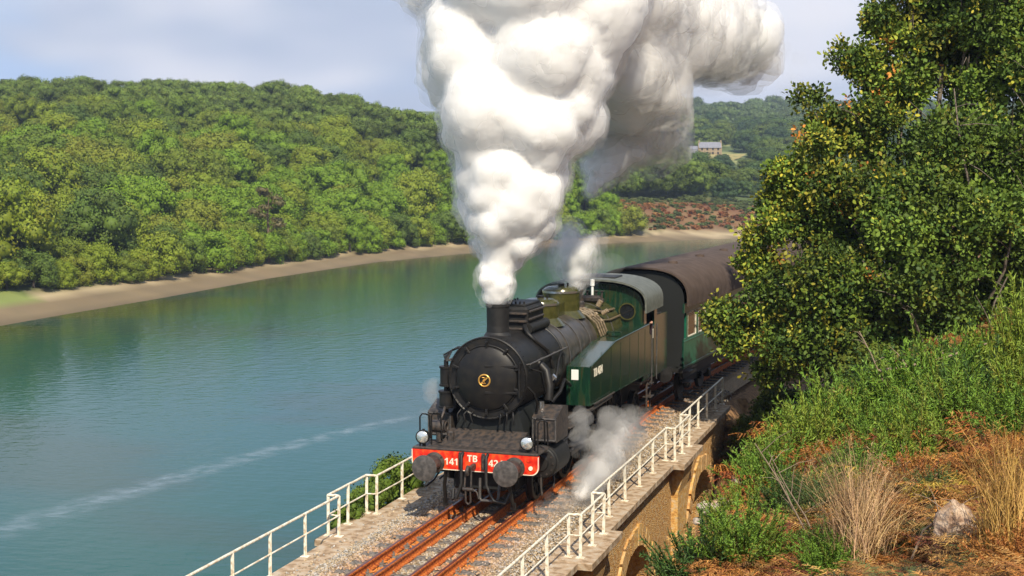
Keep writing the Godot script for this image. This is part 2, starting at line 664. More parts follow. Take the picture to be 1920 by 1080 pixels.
func height_sheet(called: String, xs: PackedFloat32Array, ts: PackedFloat32Array, height: Callable, colour: Callable, m: Material, colored: bool) -> void:
	var pv := PackedVector3Array()
	var pn := PackedVector3Array()
	var pc := PackedColorArray()
	var idx := PackedInt32Array()
	var hs := PackedFloat32Array()
	var nx := xs.size()
	var nt := ts.size()
	for j in nt:
		for i in nx:
			hs.append(height.call(xs[i], ts[j]))
	for j in nt:
		for i in nx:
			var h := hs[j * nx + i]
			pv.append(Vector3(xs[i], h, -ts[j]))
			var i0 := maxi(i - 1, 0)
			var i1 := mini(i + 1, nx - 1)
			var j0 := maxi(j - 1, 0)
			var j1 := mini(j + 1, nt - 1)
			var gx := (hs[j * nx + i1] - hs[j * nx + i0]) / (xs[i1] - xs[i0])
			var gt := (hs[j1 * nx + i] - hs[j0 * nx + i]) / (ts[j1] - ts[j0])
			pn.append(Vector3(-gx, 1.0, gt).normalized())
			if colored:
				pc.append(colour.call(xs[i], ts[j], h))
			if i < nx - 1 and j < nt - 1:
				var k := j * nx + i
				idx.append_array(PackedInt32Array([k, k + nx, k + 1, k + 1, k + nx, k + nx + 1]))
	var a := []
	a.resize(Mesh.ARRAY_MAX)
	a[Mesh.ARRAY_VERTEX] = pv
	a[Mesh.ARRAY_NORMAL] = pn
	a[Mesh.ARRAY_INDEX] = idx
	if colored: a[Mesh.ARRAY_COLOR] = pc
	var me := ArrayMesh.new()
	me.add_surface_from_arrays(Mesh.PRIMITIVE_TRIANGLES, a)
	put_mesh(called, me, m).set_meta("kind", "structure")


func far_colour(x: float, t: float, h: float) -> Color:
	var q := inland(x, t)
	var n := rough_ground.get_noise_2d(x * 6.0, t * 6.0) * 0.5 + rough_ground.get_noise_2d(x * 25.0, t * 25.0) * 0.5
	var mud := Color(0.185, 0.135, 0.070) * (1.0 + 0.35 * n)
	var sand := Color(0.42, 0.33, 0.19) * (1.0 + 0.2 * n)
	var green := Color(0.055, 0.085, 0.02) * (1.0 + 0.4 * n)
	var w := ss(356.0, 376.0, q.y)
	var s := q.x + n * 2.0
	var left := mud.lerp(sand, ss(7.5, 9.5, s)).lerp(green, ss(11.0, 13.0, s))
	# a strip of saltmarsh grass where the picture's left edge meets the shore
	if t < 124.0 and s > 9.0 and s < 17.0:
		left = Color(0.20, 0.24, 0.06) * (1.0 + 0.3 * n)
	var brk := Color(0.15, 0.060, 0.024).lerp(Color(0.21, 0.13, 0.05), ss(-0.3, 0.4, n))
	var right := sand.lerp(mud, ss(0.2, -0.3, n)).lerp(brk, ss(10.0, 15.0, s)).lerp(Color(0.085, 0.12, 0.035), ss(38.0, 50.0, s + 10.0 * n))
	var field := rough_ground.get_noise_2d(x * 1.1 + 40.0, t * 0.8)
	right = right.lerp(Color(0.26, 0.27, 0.09), ss(0.12, 0.3, field) * ss(120.0, 200.0, s))
	var c := left.lerp(right, w)
	if q.x < 0.0:
		c = mud * 0.6
	c.a = 1.0
	return c


func build_terrain() -> void:
	rough_ground = FastNoiseLite.new()
	rough_ground.seed = 5
	rough_ground.frequency = 0.02
	rough_ground.fractal_octaves = 3
	height_sheet("far_hills", spaced([[-900.0, -240.0, 30.0], [-240.0, -60.0, 3.5], [-60.0, 60.0, 6.0], [60.0, 700.0, 40.0]]), spaced([[-200.0, 60.0, 20.0], [60.0, 300.0, 3.5], [300.0, 420.0, 4.0], [420.0, 1500.0, 16.0]]), far_height, far_colour, M.land, true)
	height_sheet("bank_ground", spaced([[-26.0, -4.0, 2.0], [-4.0, 2.4, 0.8], [2.4, 14.0, 0.3], [14.0, 80.0, 4.0]]), spaced([[-60.0, -26.0, 3.0], [-26.0, 20.0, 0.35], [20.0, 120.0, 4.0]]), bank_height, far_colour, M.earth, false)


func build_water() -> void:
	var m := tinted(0.09, Color.BLACK, 0.24)
	m.normal_enabled = true
	m.normal_texture = noise_map(0.012, null, 41, FastNoiseLite.TYPE_SIMPLEX_SMOOTH, 1024, 6)
	m.normal_texture.as_normal_map = true
	m.normal_texture.bump_strength = 6.0
	m.normal_scale = 0.2
	m.uv1_triplanar = true
	m.uv1_world_triplanar = true
	m.uv1_scale = Vector3(1.0 / 26.0, 1.0 / 26.0, 1.0 / 12.0)
	# deep teal in the channel; olive shallows with the bank's green reflection painted in
	var drift := FastNoiseLite.new()
	drift.seed = 8
	drift.frequency = 0.012
	drift.fractal_octaves = 4
	height_sheet("river_water", spaced([[-1200.0, -160.0, 60.0], [-160.0, 0.0, 2.5], [0.0, 900.0, 60.0]]), spaced([[-300.0, -20.0, 20.0], [-20.0, 130.0, 2.5], [130.0, 360.0, 5.0], [360.0, 900.0, 60.0]]), func(_x: float, _t: float) -> float: return SEA, func(x: float, t: float, _h: float) -> Color:
		var s := -inland(x, t).x
		var n := drift.get_noise_2d(x * 2.0, t * 0.7)
		var c := Color(0.060, 0.072, 0.022).lerp(Color(0.020, 0.070, 0.045), ss(2.0, 22.0, s + 10.0 * n)).lerp(Color(0.007, 0.076, 0.070), ss(16.0, 48.0, s + 14.0 * n))
		c = c.lerp(Color(0.020, 0.060, 0.050), ss(0.14, 0.34, drift.get_noise_2d(x * 0.9 + 90.0, t * 2.6)) * 0.8)  # dark ripple streaks painted into the water colour
		return c, m, true)
	# painted sky reflection: a smooth slick drawn as a pale streak on the water
	var f := tinted(0.6)
	f.transparency = BaseMaterial3D.TRANSPARENCY_ALPHA
	var wake := [V(-37.8, 0, 20), V(-35.9, 0, 30.6), V(-34.7, 0, 38.5), V(-33.2, 0, 47.4), V(-31.4, 0, 55.6), V(-28.9, 0, 64.3), V(-26.5, 0, 72)]
	var s := MB.new()
	var cv := Curve3D.new()
	for p in wake:
		cv.add_point(p)
	var ln := cv.get_baked_length()
	var nz := FastNoiseLite.new()
	nz.frequency = 0.35
	nz.seed = 12
	var cells := 9
	for i in 220:
		var d0 := ln * i / 220.0
		var d1 := ln * (i + 1) / 220.0
		var p0 := cv.sample_baked(d0)
		var p1 := cv.sample_baked(d1)
		for k in cells:
			var pts := []
			var al := []
			for e in [[p0, k, d0], [p0, k + 1, d0], [p1, k + 1, d1], [p1, k, d1]]:
				var o: float = (float(e[1]) / cells - 0.5) * 2.0
				var width: float = lerpf(2.2, 0.9, e[2] / ln)
				pts.append(V(e[0].x + o * width, SEA + 0.004, e[0].z))
				var fade: float = ss(1.0, 0.3, absf(o)) * ss(0.0, 6.0, e[2]) * ss(ln, ln - 12.0, e[2])
				al.append(clampf(fade * (0.17 + 0.36 * nz.get_noise_2d(pts[-1].x * 2.0, pts[-1].z * 1.3) + 0.25 * nz.get_noise_2d(pts[-1].x * 9.0, pts[-1].z * 6.0)), 0.0, 1.0))
			for q in [[0, 1, 2], [0, 2, 3]] if (pts[1] - pts[0]).cross(pts[2] - pts[0]).y > 0.0 else [[0, 2, 1], [0, 3, 2]]:
				for r in q:
					s.v.append(pts[r]); s.n.append(Vector3.UP); s.c.append(Color(0.36, 0.46, 0.54, al[r]))
	var o := put("wake_sheen", s, f, null, true)
	tag(o, "long pale streak of sky sheen painted along the open river", "foam", "", "stuff")


# --- viaduct, track, railings --------------------------------------------------------------------------------
const ARCHES := [-4.4, 4.15, 12.7]
const ARCH_R := 1.95
const ARCH_Y := -3.5
const BAYS_RIGHT := [[-1.2, 0.65], [8.1, 10.1]]
const BAYS_LEFT := [[-1.2, 0.75], [8.1, 10.1]]


func build_viaduct() -> void:
	var root := thing("railway_viaduct", "ochre stone viaduct with small arches carrying the single railway track", "viaduct")
	# the wall with its arches, as one outline
	var p := PackedVector2Array([Vector2(-30, -12)])
	for a in ARCHES:
		p.append(Vector2(a - ARCH_R, -12))
		for i in 25:
			var g := PI - PI * i / 24.0
			p.append(Vector2(a + ARCH_R * cos(g), ARCH_Y + ARCH_R * sin(g)))
		p.append(Vector2(a + ARCH_R, -12))
	p.append_array(PackedVector2Array([Vector2(17, -12), Vector2(17, -0.62), Vector2(-30, -0.62)]))
	p.reverse()
	var w := MB.new()
	w.prism(p, V(-2.45, 0, 0), V(0, 0, 1), V(0, 1, 0), V(4.9, 0, 0))
	put("wall", w, M.masonry, root)
	# arch rings, stone by stone, 5 cm proud of the wall
	var variants := [M.stone, M.masonry, mottled([Color(0.46, 0.26, 0.09), Color(0.62, 0.42, 0.20)], 1.0, 0.9, 71, 1.0)]
	for a in ARCHES.slice(1):
		for k in 17:
			var g0 := PI * k / 17.0 + 0.012
			var g1 := PI * (k + 1) / 17.0 - 0.012
			var out := 2.38 + rng.randf_range(-0.05, 0.06)
			var s := MB.new()
			var poly := PackedVector2Array()
			for e in [[ARCH_R - 0.02, g0], [out, g0], [out, g1], [ARCH_R - 0.02, g1]]:
				poly.append(Vector2(a + e[0] * cos(e[1]), ARCH_Y + e[0] * sin(e[1])))
			s.prism(poly, V(2.40, 0, 0), V(0, 0, 1), V(0, 1, 0), V(0.10 + rng.randf_range(0.0, 0.025), 0, 0))
			put("stone", s, variants[rng.randi() % 3], root)
		for side in [-1, 1]:
			for k in 6:
				var s := MB.new()
				s.box(V(2.44, ARCH_Y - 0.17 - 0.34 * k, a + side * (ARCH_R + 0.2 + (0.08 if k % 2 else 0.0))), Vector3(0.10, 0.32, 0.42 + (0.16 if k % 2 else 0.0)), 0.02)
				put("stone", s, variants[rng.randi() % 3], root)
	# pilasters and corbels under the refuges
	for side in [-1, 1]:
		for b in (BAYS_RIGHT if side > 0 else BAYS_LEFT):
			var mid: float = (b[0] + b[1]) * 0.5
			var s := MB.new()
			var prof := PackedVector2Array([Vector2(2.40, -12.0), Vector2(2.62, -12.0), Vector2(2.62, -1.3), Vector2(2.80, -0.62), Vector2(2.40, -0.62)])
			s.prism(prof, V(0, 0, mid - 0.62), V(side, 0, 0), V(0, 1, 0), V(0, 0, 1.24))
			put("pilaster", s, M.stone, root)
	# concrete walkway slabs, cast in lengths, with a thin joint between
	for side in [-1, 1]:
		var bays: Array = BAYS_RIGHT if side > 0 else BAYS_LEFT
		var cuts := [-30.0, -26.0, -22.0, -18.0, -14.0, -10.5, -7.4, -4.3, -1.55, 1.0, 3.4, 5.7, 7.75, 10.45, 12.7, 14.9, 17.0]
		for i in cuts.size() - 1:
			var t0: float = cuts[i] + 0.006
			var t1: float = cuts[i + 1] - 0.006
			var out := 2.64
			for b in bays:
				if t0 < b[0] and t1 > b[1]: out = 2.92
			var s := MB.new()
			s.box(V(side * (1.95 + out) * 0.5, -0.425, (t0 + t1) * 0.5), Vector3(out - 1.95, 0.15, t1 - t0), 0.012)
			var o := put("walkway_slab", s, M.concrete, root)
			o.position.y += rng.randf_range(-0.004, 0.004)


func rail_points(off: float, t0: float, t1: float) -> Array:
	var o := []
	var t := t0
	while t <= t1:
		o.append(V(centre(t) + off, 0, t))
		t += 22.0 if t < 9.0 else 2.0
	return o


func rail_mesh(off: float, t0: float, t1: float, tops: MB) -> MB:
	var b := MB.new()
	var prof := [Vector2(-0.07, -0.17), Vector2(0.07, -0.17), Vector2(0.065, -0.152), Vector2(0.012, -0.135), Vector2(0.010, -0.05), Vector2(0.035, -0.036), Vector2(0.035, -0.006), Vector2(0.026, 0.0), Vector2(-0.026, 0.0), Vector2(-0.035, -0.006), Vector2(-0.035, -0.036), Vector2(-0.010, -0.05), Vector2(-0.012, -0.135), Vector2(-0.065, -0.152)]
	var pts := rail_points(off, t0, t1)
	for i in pts.size() - 1:
		for k in prof.size():
			var a: Vector2 = prof[k]
			var e: Vector2 = prof[(k + 1) % prof.size()]
			var outn := V(e.y - a.y, -(e.x - a.x), 0)
			b.quad(pts[i] + V(a.x, a.y, 0), pts[i] + V(e.x, e.y, 0), pts[i + 1] + V(e.x, e.y, 0), pts[i + 1] + V(a.x, a.y, 0), outn)
		tops.quad(pts[i] + V(-0.027, 0.003, 0), pts[i] + V(0.027, 0.003, 0), pts[i + 1] + V(0.027, 0.003, 0), pts[i + 1] + V(-0.027, 0.003, 0), Vector3.UP)
	return b


func pebble(sd: int) -> ArrayMesh:
	var r := RandomNumberGenerator.new()
	r.seed = sd
	var b := MB.new()
	var p := []
	for d in [V(1, 0, 0), V(-1, 0, 0), V(0, 1, 0), V(0, -1, 0), V(0, 0, 1), V(0, 0, -1)]:
		p.append(d * r.randf_range(0.7, 1.15) + V(r.randf_range(-0.35, 0.35), r.randf_range(-0.3, 0.3), r.randf_range(-0.35, 0.35)))
	for f in [[0, 2, 4], [0, 2, 5], [1, 2, 4], [1, 2, 5], [0, 3, 4], [0, 3, 5], [1, 3, 4], [1, 3, 5]]:
		b.flat(p[f[0]], p[f[1]], p[f[2]], p[f[0]] + p[f[1]] + p[f[2]])
	return b.mesh()


func build_track() -> void:
	# ballast bed
	var bed := MB.new()
	var prof := [Vector2(-1.97, -0.40), Vector2(-1.5, -0.20), Vector2(-0.4, -0.195), Vector2(0.4, -0.195), Vector2(1.5, -0.20), Vector2(1.97, -0.40)]
	var ts := [-30.0, -12.0]
	for i in 60:
		ts.append(-12.0 + 1.5 * (i + 1))
	for i in ts.size() - 1:
		for k in prof.size() - 1:
			var c0 := centre(ts[i])
			var c1 := centre(ts[i + 1])
			bed.quad(V(c0 + prof[k].x, prof[k].y, ts[i]), V(c0 + prof[k + 1].x, prof[k + 1].y, ts[i]), V(c1 + prof[k + 1].x, prof[k + 1].y, ts[i + 1]), V(c1 + prof[k].x, prof[k].y, ts[i + 1]), Vector3.UP)
	put("ballast_bed", bed, M.ballast).set_meta("kind", "structure")
	var root := thing("railway_track", "rusty railway track with inner guard rails on ballast in front of the locomotive", "railway track")
	for e in [["rail", -0.7525], ["rail", 0.7525], ["guard_rail", -0.30], ["guard_rail", 0.32]]:
		var tops := MB.new()
		var o := put(e[0], rail_mesh(e[1], -30.0, 44.0, tops), M.rail, root)
		put("railhead", tops, M.railtop, o)
	var sl := []
	for k in 4:
		var b := MB.new()
		b.box(V(0, 0, 0), Vector3(2.55, 0.14, 0.23), 0.025)
		for s in [-1, 1]:
			b.box(V(s * 0.7525, 0.078, 0), Vector3(0.30, 0.016, 0.14), 0.004)
			for q in [-1, 1]:
				b.cyl(V(s * 0.7525 + q * 0.105, 0.08, 0.03), V(s * 0.7525 + q * 0.105, 0.125, 0.03), 0.02, 6)
		sl.append(b.mesh())
	var t := -12.0
	while t < 30.0:
		var o := put_mesh("sleeper", sl[rng.randi() % 4], M.sleeper, root, false, V(centre(t) + rng.randf_range(-0.05, 0.05), -0.232 + rng.randf_range(-0.012, 0.008), t))
		o.rotation.y = rng.randf_range(-0.02, 0.02) - atan(0.0064 * maxf(0.0, t - 10.0))
		t += 0.62
	# loose ballast stones
	var cols := [[], []]
	var where := [[], []]
	var me := [pebble(1), pebble(2)]
	for i in 64000:
		var tt := -7.5 + 27.0 * pow(rng.randf(), 1.35)
		var x := rng.randf_range(-2.0, 2.0)
		if rng.randf() < 0.12: x = rng.randf_range(-2.45, 2.3)
		if absf(absf(x) - 0.7525) < 0.075 or absf(x - 0.32) < 0.075 or absf(x + 0.30) < 0.075: continue
		var k := fposmod(tt + 12.0, 0.62)
		var on := (k < 0.13 or k > 0.49) and absf(x) < 1.28
		if on and rng.randf() < (0.93 if absf(x) < 0.28 or absf(x) > 0.95 else 0.75): continue
		var y := -0.20 + (0.05 if on else 0.0)
		if absf(x) > 1.5: y = lerpf(-0.20, -0.36, (absf(x) - 1.5) / 0.47)
		y = maxf(y, -0.355)
		var sz := rng.randf_range(0.014, 0.036)
		var bs := Basis.from_euler(Vector3(rng.randf() * TAU, rng.randf() * TAU, rng.randf() * TAU)).scaled(Vector3(sz, sz * 0.8, sz * 1.1))
		where[i % 2].append(Transform3D(bs, G(V(x + centre(tt), y + sz * 0.3, tt))))
		var g := rng.randf_range(0.16, 0.52)
		var c := Color(g * 1.12, g * 0.88, g * 0.58) if rng.randf() < 0.62 else Color(g, g * 0.94, g * 0.85)
		# iron rust lies on the stones beside the running rails
		var rust := maxf(ss(0.5, 0.08, absf(absf(x) - 0.75)), ss(0.42, 0.25, absf(x + 0.52)) * 1.2)
		if absf(x) > 0.9: rust = maxf(rust, 0.40 * ss(1.7, 0.9, absf(x)))
		if absf(x) < 0.25: rust *= 0.25
		c = c.lerp(Color(0.60, 0.19, 0.022) * rng.randf_range(0.6, 1.2), minf(1.0, rust * rng.randf_range(0.6, 1.1)))
		c.a = 1.0
		cols[i % 2].append(c)
	for k in 2:
		var o := many("ballast_stones", me[k], M.stones, where[k], cols[k])
		tag(o, "", "", "", "stuff")


func railing(called: String, label: String, side: float, line: float, bays: Array, posts: Array, t0: float, t1: float) -> void:
	var root := thing(called, label, "railing")
	var path := [V(side * line, 0, t0)]
	var feet := []
	for b in bays:
		for t in [b[0], b[1]]:
			path.append(V(side * (line + (0.0 if t == b[0] else 0.24)), 0, t))
			path.append(V(side * (line + (0.24 if t == b[0] else 0.0)), 0, t))
			feet.append(V(side * line, 0, t))
			feet.append(V(side * (line + 0.24), 0, t))
		feet.append(V(side * (line + 0.24), 0, (b[0] + b[1]) * 0.5))
	path.append(V(side * line, 0, t1))
	for t in posts:
		feet.append(V(side * line, 0, t))
	for e in [["top_rail", 0.50, 0.027], ["middle_rail", 0.09, 0.017]]:
		for i in path.size() - 1:
			var b := MB.new()
			var run := []
			for q in 7:
				var w := V(rng.randfn() * 0.002, rng.randfn() * 0.003, 0) if q > 0 and q < 6 else Vector3.ZERO
				run.append(path[i].lerp(path[i + 1], q / 6.0) + V(0, e[1], 0) + w)
			b.tube(run, e[2], 8)
			put(e[0], b, M.cream, root)
	for f in feet:
		var b := MB.new()
		var lean := Basis.from_euler(Vector3(rng.randf_range(-0.02, 0.02), 0, rng.randf_range(-0.022, 0.022)))
		b.box(f + V(0, 0.075, 0), Vector3(0.065, 0.85, 0.018), 0.004, lean)
		b.box(f + V(0, 0.075, 0.02), Vector3(0.016, 0.85, 0.05), 0.003, lean)
		var o := put("post", b, M.cream, root)
		var k := MB.new()
		k.box(f + V(0, -0.34, 0), Vector3(0.17, 0.02, 0.13), 0.004)
		put("foot_plate", k, M.cream, o)


func build_railings() -> void:
	railing("railing", "cream painted railing between the track and the open river", -1.0, 2.52, BAYS_LEFT, [-11.5, -10.0, -8.5, -7.05, -5.6, -4.2, -2.75, 2.2, 3.7, 5.2, 6.7, 11.5, 13.0, 14.5, 16.0], -13.0, 17.0)
	railing("railing", "cream painted railing above the viaduct arches, nearest the bushes", 1.0, 2.36, BAYS_RIGHT, [-10.2, -8.7, -7.2, -5.7, -4.2, -2.7, 2.05, 3.55, 5.05, 6.55, 11.4, 12.75, 14.2, 15.7, 17.0], -11.5, 17.0)


# --- locomotive ----------------------------------------------------------------------------------------------
func lettering(text: String, size: float, at: Vector3, parent: Node3D, turn := 0.0) -> void:
	var f := SystemFont.new()
	f.font_names = PackedStringArray(["Droid Sans"])
	f.font_weight = 700
	var tm := TextMesh.new()
	tm.text = text
	tm.font = f
	tm.font_size = 64
	tm.pixel_size = size / 46.0
	tm.depth = 0.006
	var o := put_mesh("lettering", tm, M.letter, parent)
	o.position = G(at) - parent.position if parent.get_parent() == self else G(at)
	o.rotation.y = turn


func arch_line(half: float, low: float, shoulder: float, top: float, steps := 18) -> PackedVector2Array:
	# from the right foot over the crown to the left foot
	var p := PackedVector2Array([Vector2(half, low)])
	for i in steps + 1:
		var g := PI * i / steps
		var x := half * signf(cos(g)) * pow(absf(cos(g)), 0.75)
		p.append(Vector2(x, shoulder + (top - shoulder) * pow(sin(g), 0.8)))
	p.append(Vector2(-half, low))
	return p


func wheel(parent: Node3D, x: float, t: float, r: float, spokes: int) -> void:
	var s := signf(x)
	var b := MB.new()
	b.lathe(V(x, r, t), V(s, 0, 0), [Vector2(r - 0.09, -0.06), Vector2(r, -0.06), Vector2(r - 0.006, 0.05), Vector2(r - 0.09, 0.06), Vector2(r - 0.09, -0.06)], 40)
	b.lathe(V(x, r, t), V(s, 0, 0), [Vector2(r + 0.03, -0.09), Vector2(r + 0.03, -0.065), Vector2(r - 0.05, -0.06), Vector2(r - 0.05, -0.09), Vector2(r + 0.03, -0.09)], 40)
	var o := put("wheel", b, M.black, parent)
	var k := MB.new()
	k.cyl(V(x - s * 0.06, r, t), V(x + s * 0.09, r, t), r * 0.2, 20)
	for i in spokes:
		var g := TAU * i / spokes
		k.tube([V(x, r + sin(g) * r * 0.15, t + cos(g) * r * 0.15), V(x, r + sin(g) * (r - 0.07), t + cos(g) * (r - 0.07))], 0.035, 6, 0.025)
	put("spokes", k, M.black, o)


func build_locomotive() -> void:
	var L := thing("steam_locomotive", "black and green steam tank locomotive with red buffer beam pulling the train", "locomotive")
	var b: MB
	# frames
	for s in [-1, 1]:
		b = MB.new()
		b.prism(PackedVector2Array([Vector2(0.05, 0.75), Vector2(0.5, 0.62), Vector2(12.6, 0.62), Vector2(12.9, 0.85), Vector2(12.9, 1.4), Vector2(0.05, 1.32)]), V(s * 0.60 - 0.015, 0, 0), V(0, 0, 1), V(0, 1, 0), V(0.03, 0, 0))
		put("frame_plate", b, M.black, L)
	# buffer beam with a pale edge
	var bp := PackedVector2Array()
	for e in [[1.39, 1.32], [-1.39, 1.32]]:
		bp.append(Vector2(e[0], e[1]))
	for s in [-1, 1]:
		for i in 7:
			var g := PI * 0.5 * i / 6.0
			var q := Vector2(1.39 - 0.16 + 0.16 * cos(g), 0.92 + 0.16 - 0.16 * sin(g))
			if s < 0: bp.append(Vector2(-q.x, q.y))
			else: bp.append(Vector2(1.39 - 0.16 + 0.16 * sin(g), 0.92 + 0.16 - 0.16 * cos(g)))
	b = MB.new()
	b.prism(bp, V(0, 0, 0), V(1, 0, 0), V(0, 1, 0), V(0, 0, 0.06))
	var beam := put("buffer_beam", b, M.red, L)
	b = MB.new()
	for i in bp.size():
		var a := bp[i]
		var c := bp[(i + 1) % bp.size()]
		if a.y > 1.31 and c.y > 1.31: continue
		var mid := Vector2(0, 1.12)
		b.prism(PackedVector2Array([a, c, c + (Vector2(signf(mid.x - c.x) * 0.018, signf(mid.y - c.y) * 0.016)), a + (Vector2(signf(mid.x - a.x) * 0.018, signf(mid.y - a.y) * 0.016))]), V(0, 0, -0.004), V(1, 0, 0), V(0, 1, 0), V(0, 0, 0.003))
	put("edge_line", b, M.letter, beam)
	lettering("141", 0.14, V(-0.50, 1.10, -0.004), beam)
	lettering("TB", 0.14, V(-0.04, 1.19, -0.004), beam)
	lettering("424", 0.14, V(0.47, 1.12, -0.004), beam)
	for e in [[-0.29, 0.34], [0.21, 0.34]]:
		b = MB.new()
		b.box(V(e[0], 1.15, -0.035), Vector3(0.075, e[1], 0.06), 0.012)
		put("beam_rib", b, M.plate, beam)
	for p in [V(-1.18, 1.20, -0.02), V(1.22, 1.07, -0.02), V(1.18, 1.24, -0.02)]:
		b = MB.new()
		b.cyl(p + V(0, 0, 0.02), p, 0.045, 14)
		put("beam_boss", b, M.letter if p.y < 1.1 else M.red, beam)
	# buffers
	for s in [-1, 1]:
		b = MB.new()
		b.lathe(V(s * 0.875, 1.06, 0), V(0, 0, -1), [Vector2(0.0, 0.0), Vector2(0.22, 0.0), Vector2(0.22, 0.03), Vector2(0.165, 0.05), Vector2(0.15, 0.38), Vector2(0.115, 0.385), Vector2(0.105, 0.57), Vector2(0.0, 0.57)], 28)
		var o := put("buffer", b, M.plate, L)
		b = MB.new()
		b.lathe(V(s * 0.875, 1.06, 0), V(0, 0, -1), [Vector2(0.0, 0.55), Vector2(0.12, 0.56), Vector2(0.265, 0.585), Vector2(0.272, 0.60), Vector2(0.265, 0.617), Vector2(0.15, 0.637), Vector2(0.0, 0.643)], 32, false)
		put("buffer_head", b, M.steel, o)
		b = MB.new()
		for q in [[-0.16, -0.13], [0.16, -0.13], [-0.16, 0.13], [0.16, 0.13]]:
			b.cyl(V(s * 0.875 + q[0], 1.06 + q[1], -0.03), V(s * 0.875 + q[0], 1.06 + q[1], -0.055), 0.02, 6)
		put("bolts", b, M.plate, o)
	# drawgear and hoses
	b = MB.new()
	b.box(V(0, 1.04, -0.16), Vector3(0.08, 0.12, 0.34), 0.02)
	b.tube([V(0, 1.04, -0.32), V(0, 1.10, -0.40), V(0, 1.03, -0.47), V(0, 0.95, -0.42)], 0.04, 8)
	put("draw_hook", b, M.plate, L)
	b = MB.new()
	for s in [-1, 1]:
		b.tube([V(s * 0.06, 1.00, -0.36), V(s * 0.07, 0.72, -0.40), V(s * 0.06, 0.66, -0.40)], 0.022, 7)
		b.tube([V(s * 0.05, 0.62, -0.40), V(s * 0.055, 0.38, -0.38), V(0, 0.32, -0.38)], 0.02, 7)
	b.cyl(V(-0.11, 0.64, -0.40), V(0.11, 0.64, -0.40), 0.038, 10)
	b.tube([V(0.11, 0.64, -0.4), V(0.2, 0.60, -0.42), V(0.24, 0.46, -0.42)], 0.016, 6)
	put("screw_coupling", b, M.plate, L)
	for e in [[-0.24, -0.07], [0.30, 0.20]]:
		b = MB.new()
		b.tube([V(e[0], 1.30, -0.02), V(e[0], 1.26, -0.12), V(e[0] + 0.01, 1.0, -0.16), V(e[0] + 0.03, 0.70, -0.20), V(e[0] + e[1], 0.40, -0.24), V(e[0] + e[1] * 2.2, 0.36, -0.22), V(e[0] + e[1] * 2.6, 0.55, -0.12)], 0.035, 8)
		put("brake_hose", b, M.soot, L)
	b = MB.new()
	b.tube([V(0.16, 0.82, -0.10), V(0.16, 0.42, -0.12), V(0.19, 0.36, -0.12), V(0.52, 0.36, -0.12), V(0.55, 0.42, -0.10), V(0.55, 0.7, 0.0)], 0.03, 8)
	put("heating_pipe", b, M.steel, L)
	for s in [-1, 1]:
		b = MB.new()
		b.tube([V(s * 0.66, 0.95, 0.10), V(s * 0.72, 0.55, 0.16), V(s * 0.75, 0.16, 0.30)], 0.04, 6)
		b.box(V(s * 0.75, 0.17, 0.30), Vector3(0.12, 0.16, 0.03), 0.005)
		put("guard_iron", b, M.black, L)
	b = MB.new()
	b.box(V(0, 0.72, 0.75), Vector3(1.16, 0.5, 0.9), 0.04)
	b.box(V(0, 0.52, 1.5), Vector3(1.3, 0.34, 1.2), 0.05)
	put("front_truck_frame", b, M.dark, L)  # near-black block added to darken the space beneath the buffer beam
	# front platform and the sloping plate up to the smokebox
	b = MB.new()
	b.box(V(0, 1.345, 0.42), Vector3(2.74, 0.05, 0.86), 0.012)
	put("front_platform", b, M.plate, L)
	b = MB.new()
	b.prism(PackedVector2Array([Vector2(0.30, 1.372), Vector2(0.98, 1.372), Vector2(0.98, 1.62), Vector2(0.92, 1.62)]), V(-0.86, 0, 0), V(0, 0, 1), V(0, 1, 0), V(1.72, 0, 0))
	put("sloping_plate", b, M.plate, L)
	b = MB.new()
	b.prism(PackedVector2Array([Vector2(-0.85, 1.372), Vector2(0.85, 1.372), Vector2(0.62, 2.1), Vector2(-0.62, 2.1)]), V(0, 0, 0.99), V(1, 0, 0), V(0, 1, 0), V(0, 0, 1.5))
	put("smokebox_saddle", b, M.dark, L)  # near-black colour paints in the shadow under the smokebox
	# smokebox
	b = MB.new()
	b.lathe(V(0, 2.75, 0.81), V(0, 0, 1), [Vector2(0.0, 0.03), Vector2(0.84, 0.03), Vector2(0.865, 0.012), Vector2(0.885, 0.03), Vector2(0.885, 0.10), Vector2(0.868, 0.11), Vector2(0.868, 2.85), Vector2(0.885, 2.86), Vector2(0.885, 2.93), Vector2(0.80, 2.94)], 64)
	var sb := put("smokebox", b, M.black, L)
	b = MB.new()
	for i in 44:
		var g := TAU * i / 44.0
		b.ball(V(0.842 * cos(g), 2.75 + 0.842 * sin(g), 0.824), Vector3.ONE * 0.013, 6, 4)
		for t in [1.05, 2.2, 3.5]:
			b.ball(V(0.87 * cos(g), 2.75 + 0.87 * sin(g), t), Vector3.ONE * 0.013, 6, 4)
	put("rivets", b, M.black, sb).set_meta("kind", "stuff")
	b = MB.new()
	b.ring(V(0, 2.75, 0.83), V(0, 0, -1), 0.70, 0.022, 56, 8)
	put("door_ring", b, M.black, sb)
	b = MB.new()
	b.lathe(V(0, 2.75, 0.82), V(0, 0, -1), [Vector2(0.68, 0.0), Vector2(0.68, 0.03), Vector2(0.655, 0.05), Vector2(0.52, 0.105), Vector2(0.36, 0.145), Vector2(0.18, 0.165), Vector2(0.0, 0.17)], 56, true)
	var door := put("smokebox_door", b, M.black, sb)
	b = MB.new()
	for i in 10:
		var g := TAU * (i + 0.5) / 10.0
		var d := V(cos(g), sin(g), 0)
		b.box(V(0, 2.75, 0.785) + d * 0.72, Vector3(0.055, 0.16, 0.05), 0.01, Basis(V(0, 0, 1), g - PI * 0.5))
		b.cyl(V(0, 2.75, 0.79) + d * 0.755, V(0, 2.75, 0.72) + d * 0.755, 0.022, 8)
	put("door_clamps", b, M.black, sb)
	b = MB.new()
